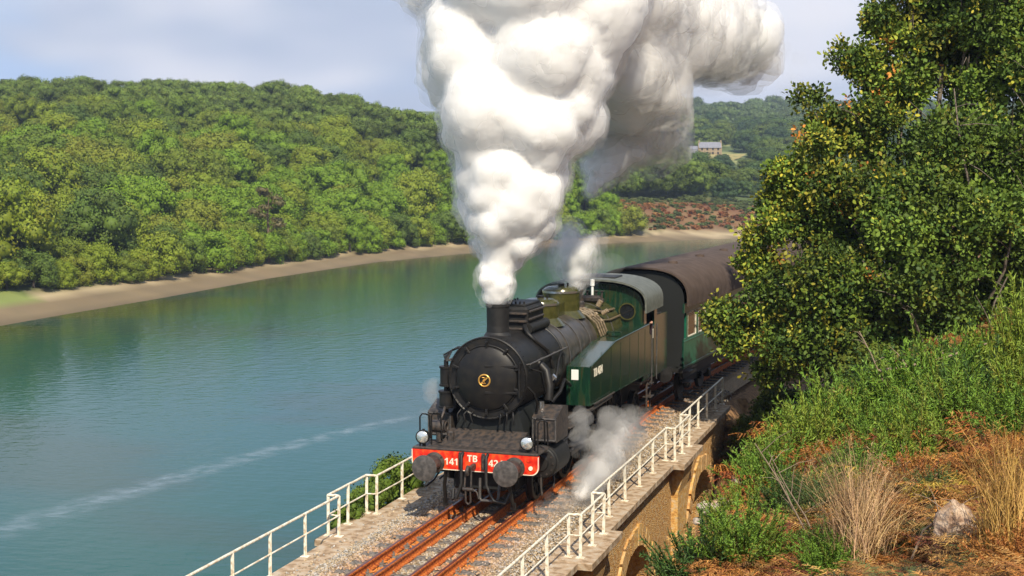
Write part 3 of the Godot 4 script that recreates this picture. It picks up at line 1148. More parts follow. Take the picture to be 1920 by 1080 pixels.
	for y in [-0.28, 0.28]:
		b.box(V(0.36, 2.75 + y, 0.715), Vector3(0.72, 0.055, 0.03), 0.008, Basis(V(0, 1, 0), -0.16))
	b.cyl(V(0.735, 2.38, 0.76), V(0.735, 3.12, 0.76), 0.03, 8)
	put("door_hinge", b, M.black, door)
	b = MB.new()
	b.ring(V(0, 2.73, 0.64), V(0, 0, -1), 0.122, 0.018, 28, 6)
	b.box(V(0, 2.73, 0.642), Vector3(0.23, 0.03, 0.012), 0.003, Basis(V(0, 0, 1), 0.75))
	b.tube([V(-0.05, 2.79, 0.636), V(0.02, 2.80, 0.636), V(-0.03, 2.73, 0.636), V(0.03, 2.67, 0.636), V(-0.06, 2.665, 0.636)], 0.013, 6)
	put("emblem", b, M.gold, door)
	b = MB.new()
	for s in [-1, 1]:
		for k in 3:
			b.tube([V(s * (0.30 + 0.14 * k), 2.02 + 0.02 * k, 0.80), V(s * (0.34 + 0.14 * k), 1.98, 0.70), V(s * (0.30 + 0.16 * k), 1.80, 0.74)], 0.02, 6)
	put("drain_pipes", b, M.black, sb)
	# boiler barrel and its bands
	b = MB.new()
	b.lathe(V(0, 2.75, 3.7), V(0, 0, 1), [Vector2(0.70, 0.0), Vector2(0.855, 0.0), Vector2(0.855, 3.3), Vector2(0.80, 3.3)], 56)
	var boiler := put("boiler", b, mottled([Color(0.028, 0.026, 0.023), Color(0.055, 0.048, 0.040), Color(0.085, 0.070, 0.052)], 1.5, 0.38, 31), L)
	b = MB.new()
	b.lathe(V(0, 2.75, 6.95), V(0, 0, 1), [Vector2(0.80, 0.0), Vector2(0.875, 0.0), Vector2(0.875, 2.66), Vector2(0.80, 2.66)], 56)
	put("firebox_casing", b, M.olive, L)
	for t in [4.3, 5.25, 6.2, 7.6, 8.5]:
		b = MB.new()
		var rr := 0.86 if t < 6.9 else 0.875
		b.lathe(V(0, 2.75, t), V(0, 0, 1), [Vector2(rr, 0.0), Vector2(rr + 0.012, 0.0), Vector2(rr + 0.012, 0.06), Vector2(rr, 0.06)], 48)
		put("boiler_band", b, M.steel, boiler)
	# chimney
	b = MB.new()
	b.lathe(V(0, 0, 1.55), V(0, 1, 0), [Vector2(0.33, 3.50), Vector2(0.29, 3.60), Vector2(0.245, 3.66), Vector2(0.238, 3.80), Vector2(0.245, 4.19), Vector2(0.258, 4.21), Vector2(0.258, 4.27), Vector2(0.225, 4.27), Vector2(0.21, 3.7), Vector2(0.0, 3.7)], 36)
	put("chimney", b, M.soot, L)
	# feed water heater with its pipes, between chimney and first dome
	b = MB.new()
	b.box(V(0, 3.78, 3.15), Vector3(0.74, 0.66, 1.30), 0.06)
	b.cyl(V(-0.37, 3.62, 2.5), V(-0.37, 3.62, 3.9), 0.12, 12)
	b.cyl(V(0.37, 3.62, 2.5), V(0.37, 3.62, 3.9), 0.12, 12)
	b.box(V(0, 4.13, 3.15), Vector3(0.60, 0.06, 1.16), 0.02)
	for k in 6:
		b.cyl(V(-0.24 + 0.1 * k, 4.12, 2.62), V(-0.24 + 0.1 * k, 4.22, 2.62), 0.022, 6)
		b.cyl(V(-0.22, 4.12, 2.7 + 0.19 * k), V(-0.22, 4.20, 2.7 + 0.19 * k), 0.022, 6)
	var fw := put("feedwater_heater", b, M.soot, L)
	b = MB.new()
	for k in 3:
		b.box(V(0.05, 3.62 + 0.17 * k, 2.47), Vector3(0.62, 0.05, 0.09), 0.012)
		b.box(V(0.40, 3.66 + 0.17 * k, 3.1), Vector3(0.05, 0.05, 1.1), 0.012)
	put("ribs", b, M.plate, fw)
	b = MB.new()
	b.tube([V(0.32, 3.70, 2.45), V(0.48, 3.55, 2.2), V(0.66, 3.36, 2.3), V(0.80, 3.16, 2.6), V(0.92, 2.75, 2.7)], 0.05, 8)
	put("feed_pipe", b, M.black, fw)
	# sand dome and steam dome
	for e in [[4.75, 0.43, 4.04, "sand_dome"], [6.55, 0.46, 4.18, "steam_dome"]]:
		b = MB.new()
		var r: float = e[1]
		var top: float = e[2]
		b.lathe(V(0, 0, e[0]), V(0, 1, 0), [Vector2(r + 0.16, 3.46), Vector2(r + 0.07, 3.56), Vector2(r, 3.64), Vector2(r, top - 0.05), Vector2(r - 0.02, top - 0.01), Vector2(r - 0.12, top + 0.04), Vector2(0.0, top + 0.07)], 40, false)
		var o := put(e[3], b, M.olive, L)
		b = MB.new()
		b.lathe(V(0, 0, e[0]), V(0, 1, 0), [Vector2(r, top - 0.10), Vector2(r + 0.015, top - 0.10), Vector2(r + 0.015, top - 0.05), Vector2(r, top - 0.05)], 36)
		put("rim", b, M.bright, o)
		b = MB.new()
		b.cyl(V(0, top + 0.05, e[0]), V(0, top + 0.12, e[0]), 0.08, 10)
		b.cyl(V(0.14, top, e[0] + 0.1), V(0.14, top + 0.13, e[0] + 0.1), 0.025, 6)
		put("cap", b, M.black, o)
	b = MB.new()
	b.box(V(0, 3.70, 5.72), Vector3(0.44, 0.52, 0.9), 0.08)
	put("dome_casing", b, M.olive, L)
	# safety valves, turret, whistle and fittings on the firebox
	for s in [-1, 1]:
		b = MB.new()
		b.lathe(V(s * 0.17, 0, 7.75), V(0, 1, 0), [Vector2(0.12, 3.55), Vector2(0.11, 3.72), Vector2(0.075, 3.76), Vector2(0.075, 4.0), Vector2(0.09, 4.02), Vector2(0.09, 4.06), Vector2(0.0, 4.06)], 18)
		put("safety_valve", b, M.plate, L)
	b = MB.new()
	b.box(V(0, 3.70, 8.9), Vector3(0.9, 0.18, 0.3), 0.05)
	b.cyl(V(-0.5, 3.66, 8.9), V(0.5, 3.66, 8.9), 0.07, 10)
	for x in [-0.4, -0.2, 0.05, 0.3, 0.45]:
		b.cyl(V(x, 3.66, 8.9), V(x, 3.90, 8.9), 0.03, 8)
		b.ring(V(x, 3.91, 8.9), V(0, 1, 0), 0.055, 0.012, 12, 5)
	put("steam_turret", b, M.plate, L)
	b = MB.new()
	b.cyl(V(0.10, 3.58, 9.25), V(0.10, 4.10, 9.25), 0.035, 10)
	b.lathe(V(0.10, 4.0, 9.25), V(0, 1, 0), [Vector2(0.02, 0.0), Vector2(0.06, 0.02), Vector2(0.06, 0.18), Vector2(0.0, 0.20)], 12)
	put("whistle", b, M.white, L)
	b = MB.new()
	for k in 4:
		var t := 6.9 + 0.22 * k
		b.tube([V(0.30, 3.60, t), V(0.55, 3.50, t), V(0.80, 3.28, t + 0.05), V(0.92, 2.95, t + 0.1)], 0.028, 6)
	b.tube([V(-0.2, 3.62, 7.2), V(0.35, 3.60, 7.3), V(0.62, 3.44, 8.2), V(0.66, 3.40, 9.4)], 0.035, 6)
	b.tube([V(0.72, 3.30, 7.4), V(0.80, 3.22, 8.4), V(0.80, 3.22, 9.5)], 0.03, 6)
	put("boiler_pipes", b, mottled([Color(0.10, 0.075, 0.045), Color(0.26, 0.20, 0.13)], 0.5, 0.4, 34), L)
	b = MB.new()
	for k in 7:
		b.box(V(0.66 + rng.randf_range(-0.1, 0.16), 3.36 + rng.randf_range(-0.12, 0.12), 7.1 + 0.12 * k), Vector3(0.09, 0.11, 0.09), 0.02, Basis(V(0, 0, 1), -0.7))
	b.cyl(V(0.72, 3.42, 7.9), V(0.86, 3.52, 7.9), 0.06, 10)
	b.cyl(V(0.5, 3.58, 8.3), V(0.58, 3.72, 8.3), 0.07, 10)
	put("clack_valves", b, mottled([Color(0.16, 0.11, 0.06), Color(0.42, 0.34, 0.24)], 0.3, 0.35, 35), L)
	# handrails along the boiler
	for s in [-1, 1]:
		b = MB.new()
		b.tube([V(s * 0.93, 3.08, 0.9), V(s * 0.93, 3.08, 3.8)], 0.02, 6)
		for t in [1.0, 2.0, 3.0, 3.75]:
			b.tube([V(s * 0.82, 3.05, t), V(s * 0.93, 3.08, t)], 0.018, 5)
		put("boiler_handrail", b, M.steel, L)
	# outside cylinders, valve chests and steam pipes
	for s in [-1, 1]:
		b = MB.new()
		b.lathe(V(s * 1.14, 0.98, 0.92), V(0, 0, 1), [Vector2(0.0, 0.0), Vector2(0.16, 0.01), Vector2(0.18, 0.05), Vector2(0.31, 0.07), Vector2(0.33, 0.09), Vector2(0.33, 0.16), Vector2(0.36, 0.17), Vector2(0.36, 1.1), Vector2(0.33, 1.12), Vector2(0.0, 1.16)], 32)
		var cy := put("cylinder", b, M.soot, L)
		b = MB.new()
		for i in 12:
			var g := TAU * i / 12.0
			b.cyl(V(s * 1.14 + 0.27 * cos(g), 0.98 + 0.27 * sin(g), 0.99), V(s * 1.14 + 0.27 * cos(g), 0.98 + 0.27 * sin(g), 0.955), 0.022, 6)
		b.tube([V(s * 1.14, 0.66, 1.0), V(s * 1.20, 0.50, 0.8), V(s * 1.30, 0.40, 0.55)], 0.022, 6)
		b.tube([V(s * 1.14, 0.66, 1.9), V(s * 1.22, 0.48, 1.7), V(s * 1.30, 0.38, 1.4)], 0.022, 6)
		put("cylinder_studs", b, M.plate, cy)
		b = MB.new()
		b.prism(PackedVector2Array([Vector2(1.10, 1.40), Vector2(2.00, 1.40), Vector2(2.00, 2.06), Vector2(1.62, 2.12), Vector2(1.10, 1.93)]), V(s * 1.18 - 0.27, 0, 0), V(0, 0, 1), V(0, 1, 0), V(0.54, 0, 0))
		var vc := put("valve_chest", b, M.plate, L)
		b = MB.new()
		b.box(V(s * 1.18, 1.90, 1.085), Vector3(0.54, 0.035, 0.03), 0.008)
		b.box(V(s * 1.18, 1.44, 1.085), Vector3(0.54, 0.035, 0.03), 0.008)
		for q in [-1, 1]:
			b.box(V(s * 1.18 + q * 0.25, 1.67, 1.085), Vector3(0.035, 0.5, 0.03), 0.008)
		put("cover_strip", b, M.steel, vc)
		b = MB.new()
		b.tube([V(s * 0.78, 3.0, 1.9), V(s * 1.0, 2.80, 1.85), V(s * 1.10, 2.5, 1.75), V(s * 1.10, 2.2, 1.7)], 0.10, 10)
		put("steam_pipe", b, M.black, L)
		# crosshead, rods and valve gear
		b = MB.new()
		b.box(V(s * 1.14, 1.16, 2.75), Vector3(0.09, 0.06, 1.4), 0.012)
		b.box(V(s * 1.14, 0.80, 2.75), Vector3(0.09, 0.06, 1.4), 0.012)
		b.box(V(s * 1.14, 0.98, 2.75), Vector3(0.12, 0.36, 0.32), 0.03)
		b.cyl(V(s * 1.14, 0.98, 2.0), V(s * 1.14, 0.98, 2.8), 0.04, 10)
		put("crosshead", b, M.steel, L)
		b = MB.new()
		b.tube([V(s * 1.14, 0.98, 2.75), V(s * 1.08, 0.62, 5.6)], 0.055, 8)
		put("connecting_rod", b, M.steel, L)
		b = MB.new()
		b.box(V(s * 1.00, 0.60, 6.45), Vector3(0.06, 0.12, 5.2), 0.02)
		put("coupling_rod", b, M.steel, L)
		b = MB.new()
		b.tube([V(s * 1.16, 1.60, 2.1), V(s * 1.16, 1.55, 4.4)], 0.035, 6)
		b.tube([V(s * 1.16, 1.6, 2.5), V(s * 1.16, 1.2, 2.62), V(s * 1.15, 0.82, 2.7)], 0.03, 6)
		b.box(V(s * 1.16, 1.42, 4.4), Vector3(0.08, 0.62, 0.14), 0.03)
		b.tube([V(s * 1.16, 1.10, 4.42), V(s * 1.12, 0.80, 5.6)], 0.03, 6)
		put("valve_gear", b, M.steel, L)
		for t in [[1.75, 0.45, 10], [4.0, 0.775, 15], [5.62, 0.775, 15], [7.24, 0.775, 15], [8.86, 0.775, 15], [11.3, 0.45, 10]]:
			wheel(L, s * 0.79, t[0], t[1], t[2])
		# footplate and steps
		b = MB.new()
		b.box(V(s * 1.18, 1.52, 3.1), Vector3(0.56, 0.04, 1.9), 0.01)
		put("footplate", b, M.plate, L)
		b = MB.new()
		for k in 3:
			b.box(V(s * 1.32, 0.50 + 0.36 * k, 10.75), Vector3(0.24, 0.03, 0.40), 0.006)
		for q in [-1, 1]:
			b.box(V(s * 1.32, 0.95, 10.75 + q * 0.21), Vector3(0.05, 1.0, 0.02), 0.004)
		put("cab_steps", b, M.plate, L)
	for t in [1.75, 4.0, 5.62, 7.24, 8.86, 11.3]:
		b = MB.new()
		b.cyl(V(-0.75, 0.775 if t > 3.0 and t < 10.0 else 0.45, t), V(0.75, 0.775 if t > 3.0 and t < 10.0 else 0.45, t), 0.08, 12)
		put("axle", b, M.black, L)
	b = MB.new()
	b.box(V(0, 1.0, 7.0), Vector3(1.0, 0.7, 9.0), 0.05)
	put("ashpan_and_stays", b, M.soot, L)
	# air pump and reservoirs on the far side of the smokebox
	b = MB.new()
	for e in [[2.05, 2.42, 0.17], [2.52, 2.95, 0.15]]:
		b.lathe(V(-0.98, 0, 0.98), V(0, 1, 0), [Vector2(0.0, e[0]), Vector2(e[2], e[0]), Vector2(e[2], e[0] + 0.04), Vector2(e[2] - 0.02, e[0] + 0.05), Vector2(e[2] - 0.02, e[1] - 0.05), Vector2(e[2], e[1] - 0.04), Vector2(e[2], e[1]), Vector2(0.0, e[1])], 20)
	b.cyl(V(-0.98, 1.95, 0.98), V(-0.98, 3.08, 0.98), 0.05, 10)
	b.box(V(-0.86, 2.5, 1.02), Vector3(0.2, 0.9, 0.06), 0.01)
	for k in 5:
		b.tube([V(-0.98, 3.02, 0.98), V(-1.06 + 0.05 * k, 3.18 + 0.03 * k, 1.05), V(-0.9 + 0.03 * k, 3.30, 1.5), V(-0.78, 3.18, 2.4)], 0.018, 5)
	put("air_pump", b, M.black, L)
	b = MB.new()
	b.cyl(V(-1.13, 1.72, 0.55), V(-0.85, 1.72, 0.55), 0.13, 14)
	b.cyl(V(-0.98, 1.4, 0.55), V(-0.98, 1.75, 0.55), 0.07, 10)
	b.ring(V(-0.82, 1.72, 0.55), V(1, 0, 0), 0.10, 0.018, 16, 6)
	b.tube([V(-0.98, 1.8, 0.55), V(-0.90, 2.0, 0.6), V(-0.98, 2.1, 0.9)], 0.03, 6)
	b.box(V(-0.70, 1.52, 0.5), Vector3(0.14, 0.26, 0.14), 0.03)
	put("lubricator", b, M.plate, L)
	b = MB.new()
	b.tube([V(0.86, 2.6, 0.9), V(0.98, 2.45, 1.0), V(1.02, 2.2, 1.15), V(0.98, 2.02, 1.2)], 0.03, 6)
	b.tube([V(0.80, 2.95, 1.2), V(1.02, 2.85, 1.4), V(1.06, 2.4, 1.6), V(1.02, 2.2, 1.9)], 0.025, 6)
	b.tube([V(0.86, 2.3, 2.4), V(1.0, 2.5, 2.6), V(0.98, 2.9, 2.9), V(0.90, 3.05, 3.4)], 0.03, 6)
	b.tube([V(0.90, 2.0, 2.6), V(1.02, 2.2, 2.9), V(1.0, 2.4, 3.3), V(1.0, 2.2, 3.8)], 0.045, 6)
	b.tube([V(-0.86, 2.7, 1.3), V(-1.02, 2.5, 1.6), V(-1.02, 2.0, 1.8)], 0.04, 6)
	put("side_pipes", b, M.black, L)
	b = MB.new()
	b.cyl(V(0.98, 2.30, 2.0), V(0.98, 2.52, 2.0), 0.05, 10)
	b.cyl(V(0.92, 2.52, 2.45), V(1.02, 2.62, 2.45), 0.06, 10)
	b.cyl(V(1.0, 2.02, 1.5), V(1.0, 2.20, 1.5), 0.06, 10)
	put("oil_cups", b, M.bright, L)
	# headlamps and grab irons on the front platform
	for e in [[-1.17, 1.57], [1.12, 1.57]]:
		b = MB.new()
		b.lathe(V(e[0], e[1], 0.24), V(0, 0, -1), [Vector2(0.0, 0.0), Vector2(0.11, 0.02), Vector2(0.145, 0.12), Vector2(0.15, 0.20), Vector2(0.132, 0.205)], 22)
		b.box(V(e[0], e[1] - 0.15, 0.14), Vector3(0.06, 0.12, 0.08), 0.01)
		b.cyl(V(e[0], e[1] + 0.10, 0.12), V(e[0], e[1] + 0.16, 0.12), 0.03, 8)
		var o := put("headlamp", b, M.black, L)
		b = MB.new()
		b.lathe(V(e[0], e[1], 0.24), V(0, 0, -1), [Vector2(0.132, 0.195), Vector2(0.105, 0.22), Vector2(0.06, 0.235), Vector2(0.0, 0.24)], 22, true)
		put("lens", b, M.lens, o)
	for e in [[-1.25, 0.12], [-1.06, 0.3], [1.34, 0.10], [1.20, 0.35]]:
		b = MB.new()
		b.tube([V(e[0], 1.37, e[1]), V(e[0], 1.98, e[1]), V(e[0] + 0.05, 2.05, e[1]), V(e[0] + 0.13, 2.05, e[1]), V(e[0] + 0.17, 2.0, e[1] + 0.1), V(e[0] + 0.17, 1.5, e[1] + 0.16)], 0.017, 6)
		put("grab_iron", b, M.black, L)
	# side tanks
	for s in [-1, 1]:
		var outline := PackedVector2Array([Vector2(3.92, 1.72), Vector2(10.25, 1.58), Vector2(10.25, 2.93), Vector2(6.3, 2.93), Vector2(3.92, 2.62)])
		b = MB.new()
		b.prism(outline, V(s * 1.165 - 0.285, 0, 0), V(0, 0, 1), V(0, 1, 0), V(0.57, 0, 0))
		var tk := put("side_tank", b, M.green, L)
		b = MB.new()
		b.tube([V(s * 1.45, 2.62, 3.92), V(s * 1.45, 2.93, 6.3), V(s * 1.45, 2.93, 10.25)], 0.022, 8)
		put("tank_edge", b, M.green, tk)
		b = MB.new()
		for t in [4.9, 5.9, 6.9, 7.9, 8.9, 9.7]:
			b.box(V(s * 1.452, 2.25, t), Vector3(0.008, 1.20, 0.03), 0.002)
		for i in 40:
			b.ball(V(s * 1.452, 1.74 - 0.022 * (i * 0.155), 4.0 + 0.155 * i), Vector3.ONE * 0.011, 6, 4)
		put("seams", b, M.green, tk)
		b = MB.new()
		b.tube([V(s * 1.50, 1.74, 4.1), V(s * 1.50, 1.72, 6.0)], 0.02, 6)
		b.box(V(s * 1.40, 1.62, 5.0), Vector3(0.14, 0.07, 2.0), 0.015)
		put("tank_step", b, M.plate, tk)
		b = MB.new()
		b.cyl(V(s * 1.15, 2.95, 7.4), V(s * 1.15, 3.02, 7.4), 0.20, 20)
		b.box(V(s * 1.15, 3.03, 7.4), Vector3(0.36, 0.02, 0.06), 0.006)
		put("filler_lid", b, M.green, tk)
		if s > 0:
			b = MB.new()
			b.box(V(1.08, 2.43, 3.912), Vector3(0.17, 0.24, 0.012), 0.003)
			put("white_plate", b, M.white, tk)
			lettering("TB 424", 0.19, V(1.456, 2.44, 4.62), tk, PI * 0.5)
	# cab
	b = MB.new()
	var front := arch_line(1.40, 1.6, 3.45, 4.06)
	b.prism(front, V(0, 0, 9.62), V(1, 0, 0), V(0, 1, 0), V(0, 0, 0.05), true)
	var cab := put("cab_front", b, M.green, L)
	for s in [-1, 1]:
		b = MB.new()
		b.lathe(V(s * 0.98, 3.32, 9.60), V(0, 0, -1), [Vector2(0.235, 0.0), Vector2(0.235, 0.03), Vector2(0.20, 0.03), Vector2(0.20, 0.0)], 26)
		var o := put("window_frame", b, M.olive, cab)
		b = MB.new()
		b.cyl(V(s * 0.98, 3.32, 9.615), V(s * 0.98, 3.32, 9.605), 0.20, 26)
		put("pane", b, plain(lin(0.010, 0.012, 0.014), 0.06), o)
	b = MB.new()
	b.sheet(arch_line(1.50, 3.30, 3.52, 4.13, 24), V(0, 0, 9.42), V(1, 0, 0), V(0, 1, 0), V(0, 0, 2.15), 0.05)
	var cr := put("cab_roof", b, M.cabroof, L)
	b = MB.new()
	b.box(V(0.1, 4.17, 10.4), Vector3(0.9, 0.06, 0.9), 0.02)
	put("roof_vent", b, M.soot, cr)
	for s in [-1, 1]:
		# side sheet with the window opening and the doorway
		b = MB.new()
		b.prism(PackedVector2Array([Vector2(9.66, 1.45), Vector2(10.48, 1.45), Vector2(10.48, 2.92), Vector2(9.98, 2.92), Vector2(9.98, 3.40), Vector2(9.66, 3.40)]), V(s * 1.40 - 0.02, 0, 0), V(0, 0, 1), V(0, 1, 0), V(0.04, 0, 0))
		b.box(V(s * 1.40, 3.44, 10.55), Vector3(0.04, 0.12, 1.8), 0.01)
		put("cab_side", b, M.green, L)
		b = MB.new()
		b.box(V(s * 1.40, 2.15, 10.80), Vector3(0.04, 1.35, 0.60), 0.015)
		put("cab_door", b, M.green, L)
		b = MB.new()
		for t in [10.49, 11.12]:
			b.tube([V(s * 1.47, 1.3, t), V(s * 1.47, 2.85, t)], 0.018, 6)
		put("cab_handrail", b, M.white if s < 0 else M.steel, L)
		b = MB.new()
		b.box(V(s * 1.42, 2.60, 10.80), Vector3(0.012, 0.26, 0.16), 0.004)
		put("number_plate", b, M.letter, L)
		b = MB.new()
		b.prism(PackedVector2Array([Vector2(11.15, 1.35), Vector2(12.95, 1.35), Vector2(12.95, 3.0), Vector2(11.5, 3.05), Vector2(11.5, 3.42), Vector2(11.15, 3.42)]), V(s * 1.36 - 0.03, 0, 0), V(0, 0, 1), V(0, 1, 0), V(0.06, 0, 0))
		put("bunker_side", b, M.green, L)
	b = MB.new()
	b.box(V(0, 2.15, 12.98), Vector3(2.74, 1.6, 0.06), 0.01)
	b.box(V(0, 1.38, 11.3), Vector3(2.74, 0.08, 3.3), 0.01)
	b.box(V(0, 2.4, 11.6), Vector3(2.66, 1.9, 0.06), 0.01)
	put("bunker", b, M.plate, L)
	b = MB.new()
	b.prism(arch_line(1.38, 2.9, 3.45, 4.04), V(0, 0, 11.52), V(1, 0, 0), V(0, 1, 0), V(0, 0, 0.04), true)
	put("cab_back", b, M.dark, L)
	b = MB.new()
	for i in 90:
		var sz := rng.randf_range(0.08, 0.17)
		b.box(V(rng.randf_range(-1.25, 1.25), 2.85 + rng.randf_range(-0.1, 0.18), rng.randf_range(11.75, 12.85)), Vector3(sz, sz * 0.8, sz * 1.1), 0.02, Basis.from_euler(Vector3(rng.randf() * 3.0, rng.randf() * 3.0, rng.randf() * 3.0)))
	b.box(V(0, 2.5, 12.3), Vector3(2.6, 0.6, 1.3), 0.1)
	put("coal", b, M.soot, L)


func build_driver() -> void:
	var P := thing("person", "engine driver in dark clothes leaning at the open side of the green cab", "person", V(1.12, 1.42, 10.32))
	var f := Field.new(V(0.70, 1.40, 9.95), V(1.62, 3.40, 10.75), 0.028)
	var body := [[V(1.10, 2.30, 10.30), V(1.16, 2.78, 10.28), 0.17, 0.19], [V(1.16, 2.86, 10.28), V(1.19, 3.02, 10.25), 0.08, 0.06], [V(1.17, 2.80, 10.06), V(1.17, 2.80, 10.50), 0.10, 0.10], [V(1.18, 2.80, 10.06), V(1.30, 2.58, 9.99), 0.072, 0.058], [V(1.18, 2.80, 10.50), V(1.40, 2.66, 10.56), 0.072, 0.058], [V(1.40, 2.66, 10.56), V(1.47, 2.95, 10.42), 0.055, 0.042], [V(1.10, 2.30, 10.20), V(1.08, 1.86, 10.18), 0.12, 0.085], [V(1.08, 1.86, 10.18), V(1.06, 1.46, 10.20), 0.085, 0.06], [V(1.10, 2.30, 10.40), V(1.08, 1.86, 10.44), 0.12, 0.085], [V(1.08, 1.86, 10.44), V(1.06, 1.46, 10.46), 0.085, 0.06]]
	for e in body:
		f.capsule(e[0], e[1], e[2], e[3], 0.05)
	var b := MB.new()
	f.skin(b)
	put("body", b, M.cloth, P)
	# head, turned towards the line ahead: face forward (-t)
	var h := Field.new(V(1.02, 2.96, 10.02), V(1.40, 3.34, 10.42), 0.0105)
	h.capsule(V(1.21, 3.17, 10.235), V(1.21, 3.17, 10.255), 0.088, 0.092, 0.02)
	h.capsule(V(1.21, 3.09, 10.205), V(1.21, 3.12, 10.22), 0.055, 0.07, 0.03)
	h.capsule(V(1.21, 3.165, 10.150), V(1.21, 3.135, 10.130), 0.012, 0.017, 0.012)
	h.capsule(V(1.20, 3.0, 10.25), V(1.21, 3.10, 10.24), 0.055, 0.055, 0.03)
	for s in [-1, 1]:
		h.capsule(V(1.21 + s * 0.092, 3.17, 10.255), V(1.21 + s * 0.096, 3.13, 10.25), 0.018, 0.012, 0.01)
	h.capsule(V(1.185, 3.085, 10.152), V(1.235, 3.085, 10.152), 0.010, 0.010, 0.008)
	b = MB.new()
	h.skin(b)
	var head := put("head", b, M.skin, P)
	b = MB.new()
	b.ball(V(1.21, 3.215, 10.26), Vector3(0.105, 0.07, 0.115), 18, 10)
	b.box(V(1.21, 3.215, 10.13), Vector3(0.15, 0.012, 0.10), 0.004, Basis(V(1, 0, 0), 0.15))
	put("cap", b, M.hair, head)
	b = MB.new()
	for s in [-1, 1]:
		b.ball(V(1.21 + s * 0.034, 3.170, 10.157), Vector3(0.012, 0.008, 0.008), 8, 6)
	put("eyes", b, M.hair, head)
	# the hand on the sill: palm, four fingers and a thumb
	var g := Field.new(V(1.36, 2.86, 10.26), V(1.60, 3.04, 10.48), 0.0045)
	g.capsule(V(1.47, 2.95, 10.41), V(1.485, 2.965, 10.36), 0.030, 0.032, 0.012)
	for k in 4:
		var x := 1.463 + 0.017 * k
		var l: float = [0.055, 0.066, 0.062, 0.048][k]
		g.capsule(V(x, 2.972, 10.345), V(x, 2.968, 10.345 - l * 0.6), 0.009, 0.008, 0.004)
		g.capsule(V(x, 2.968, 10.345 - l * 0.6), V(x, 2.945, 10.345 - l), 0.008, 0.007, 0.003)
	g.capsule(V(1.455, 2.960, 10.385), V(1.435, 2.950, 10.35), 0.011, 0.009, 0.006)
	b = MB.new()
	g.skin(b)
	put("hand", b, M.skin, P)


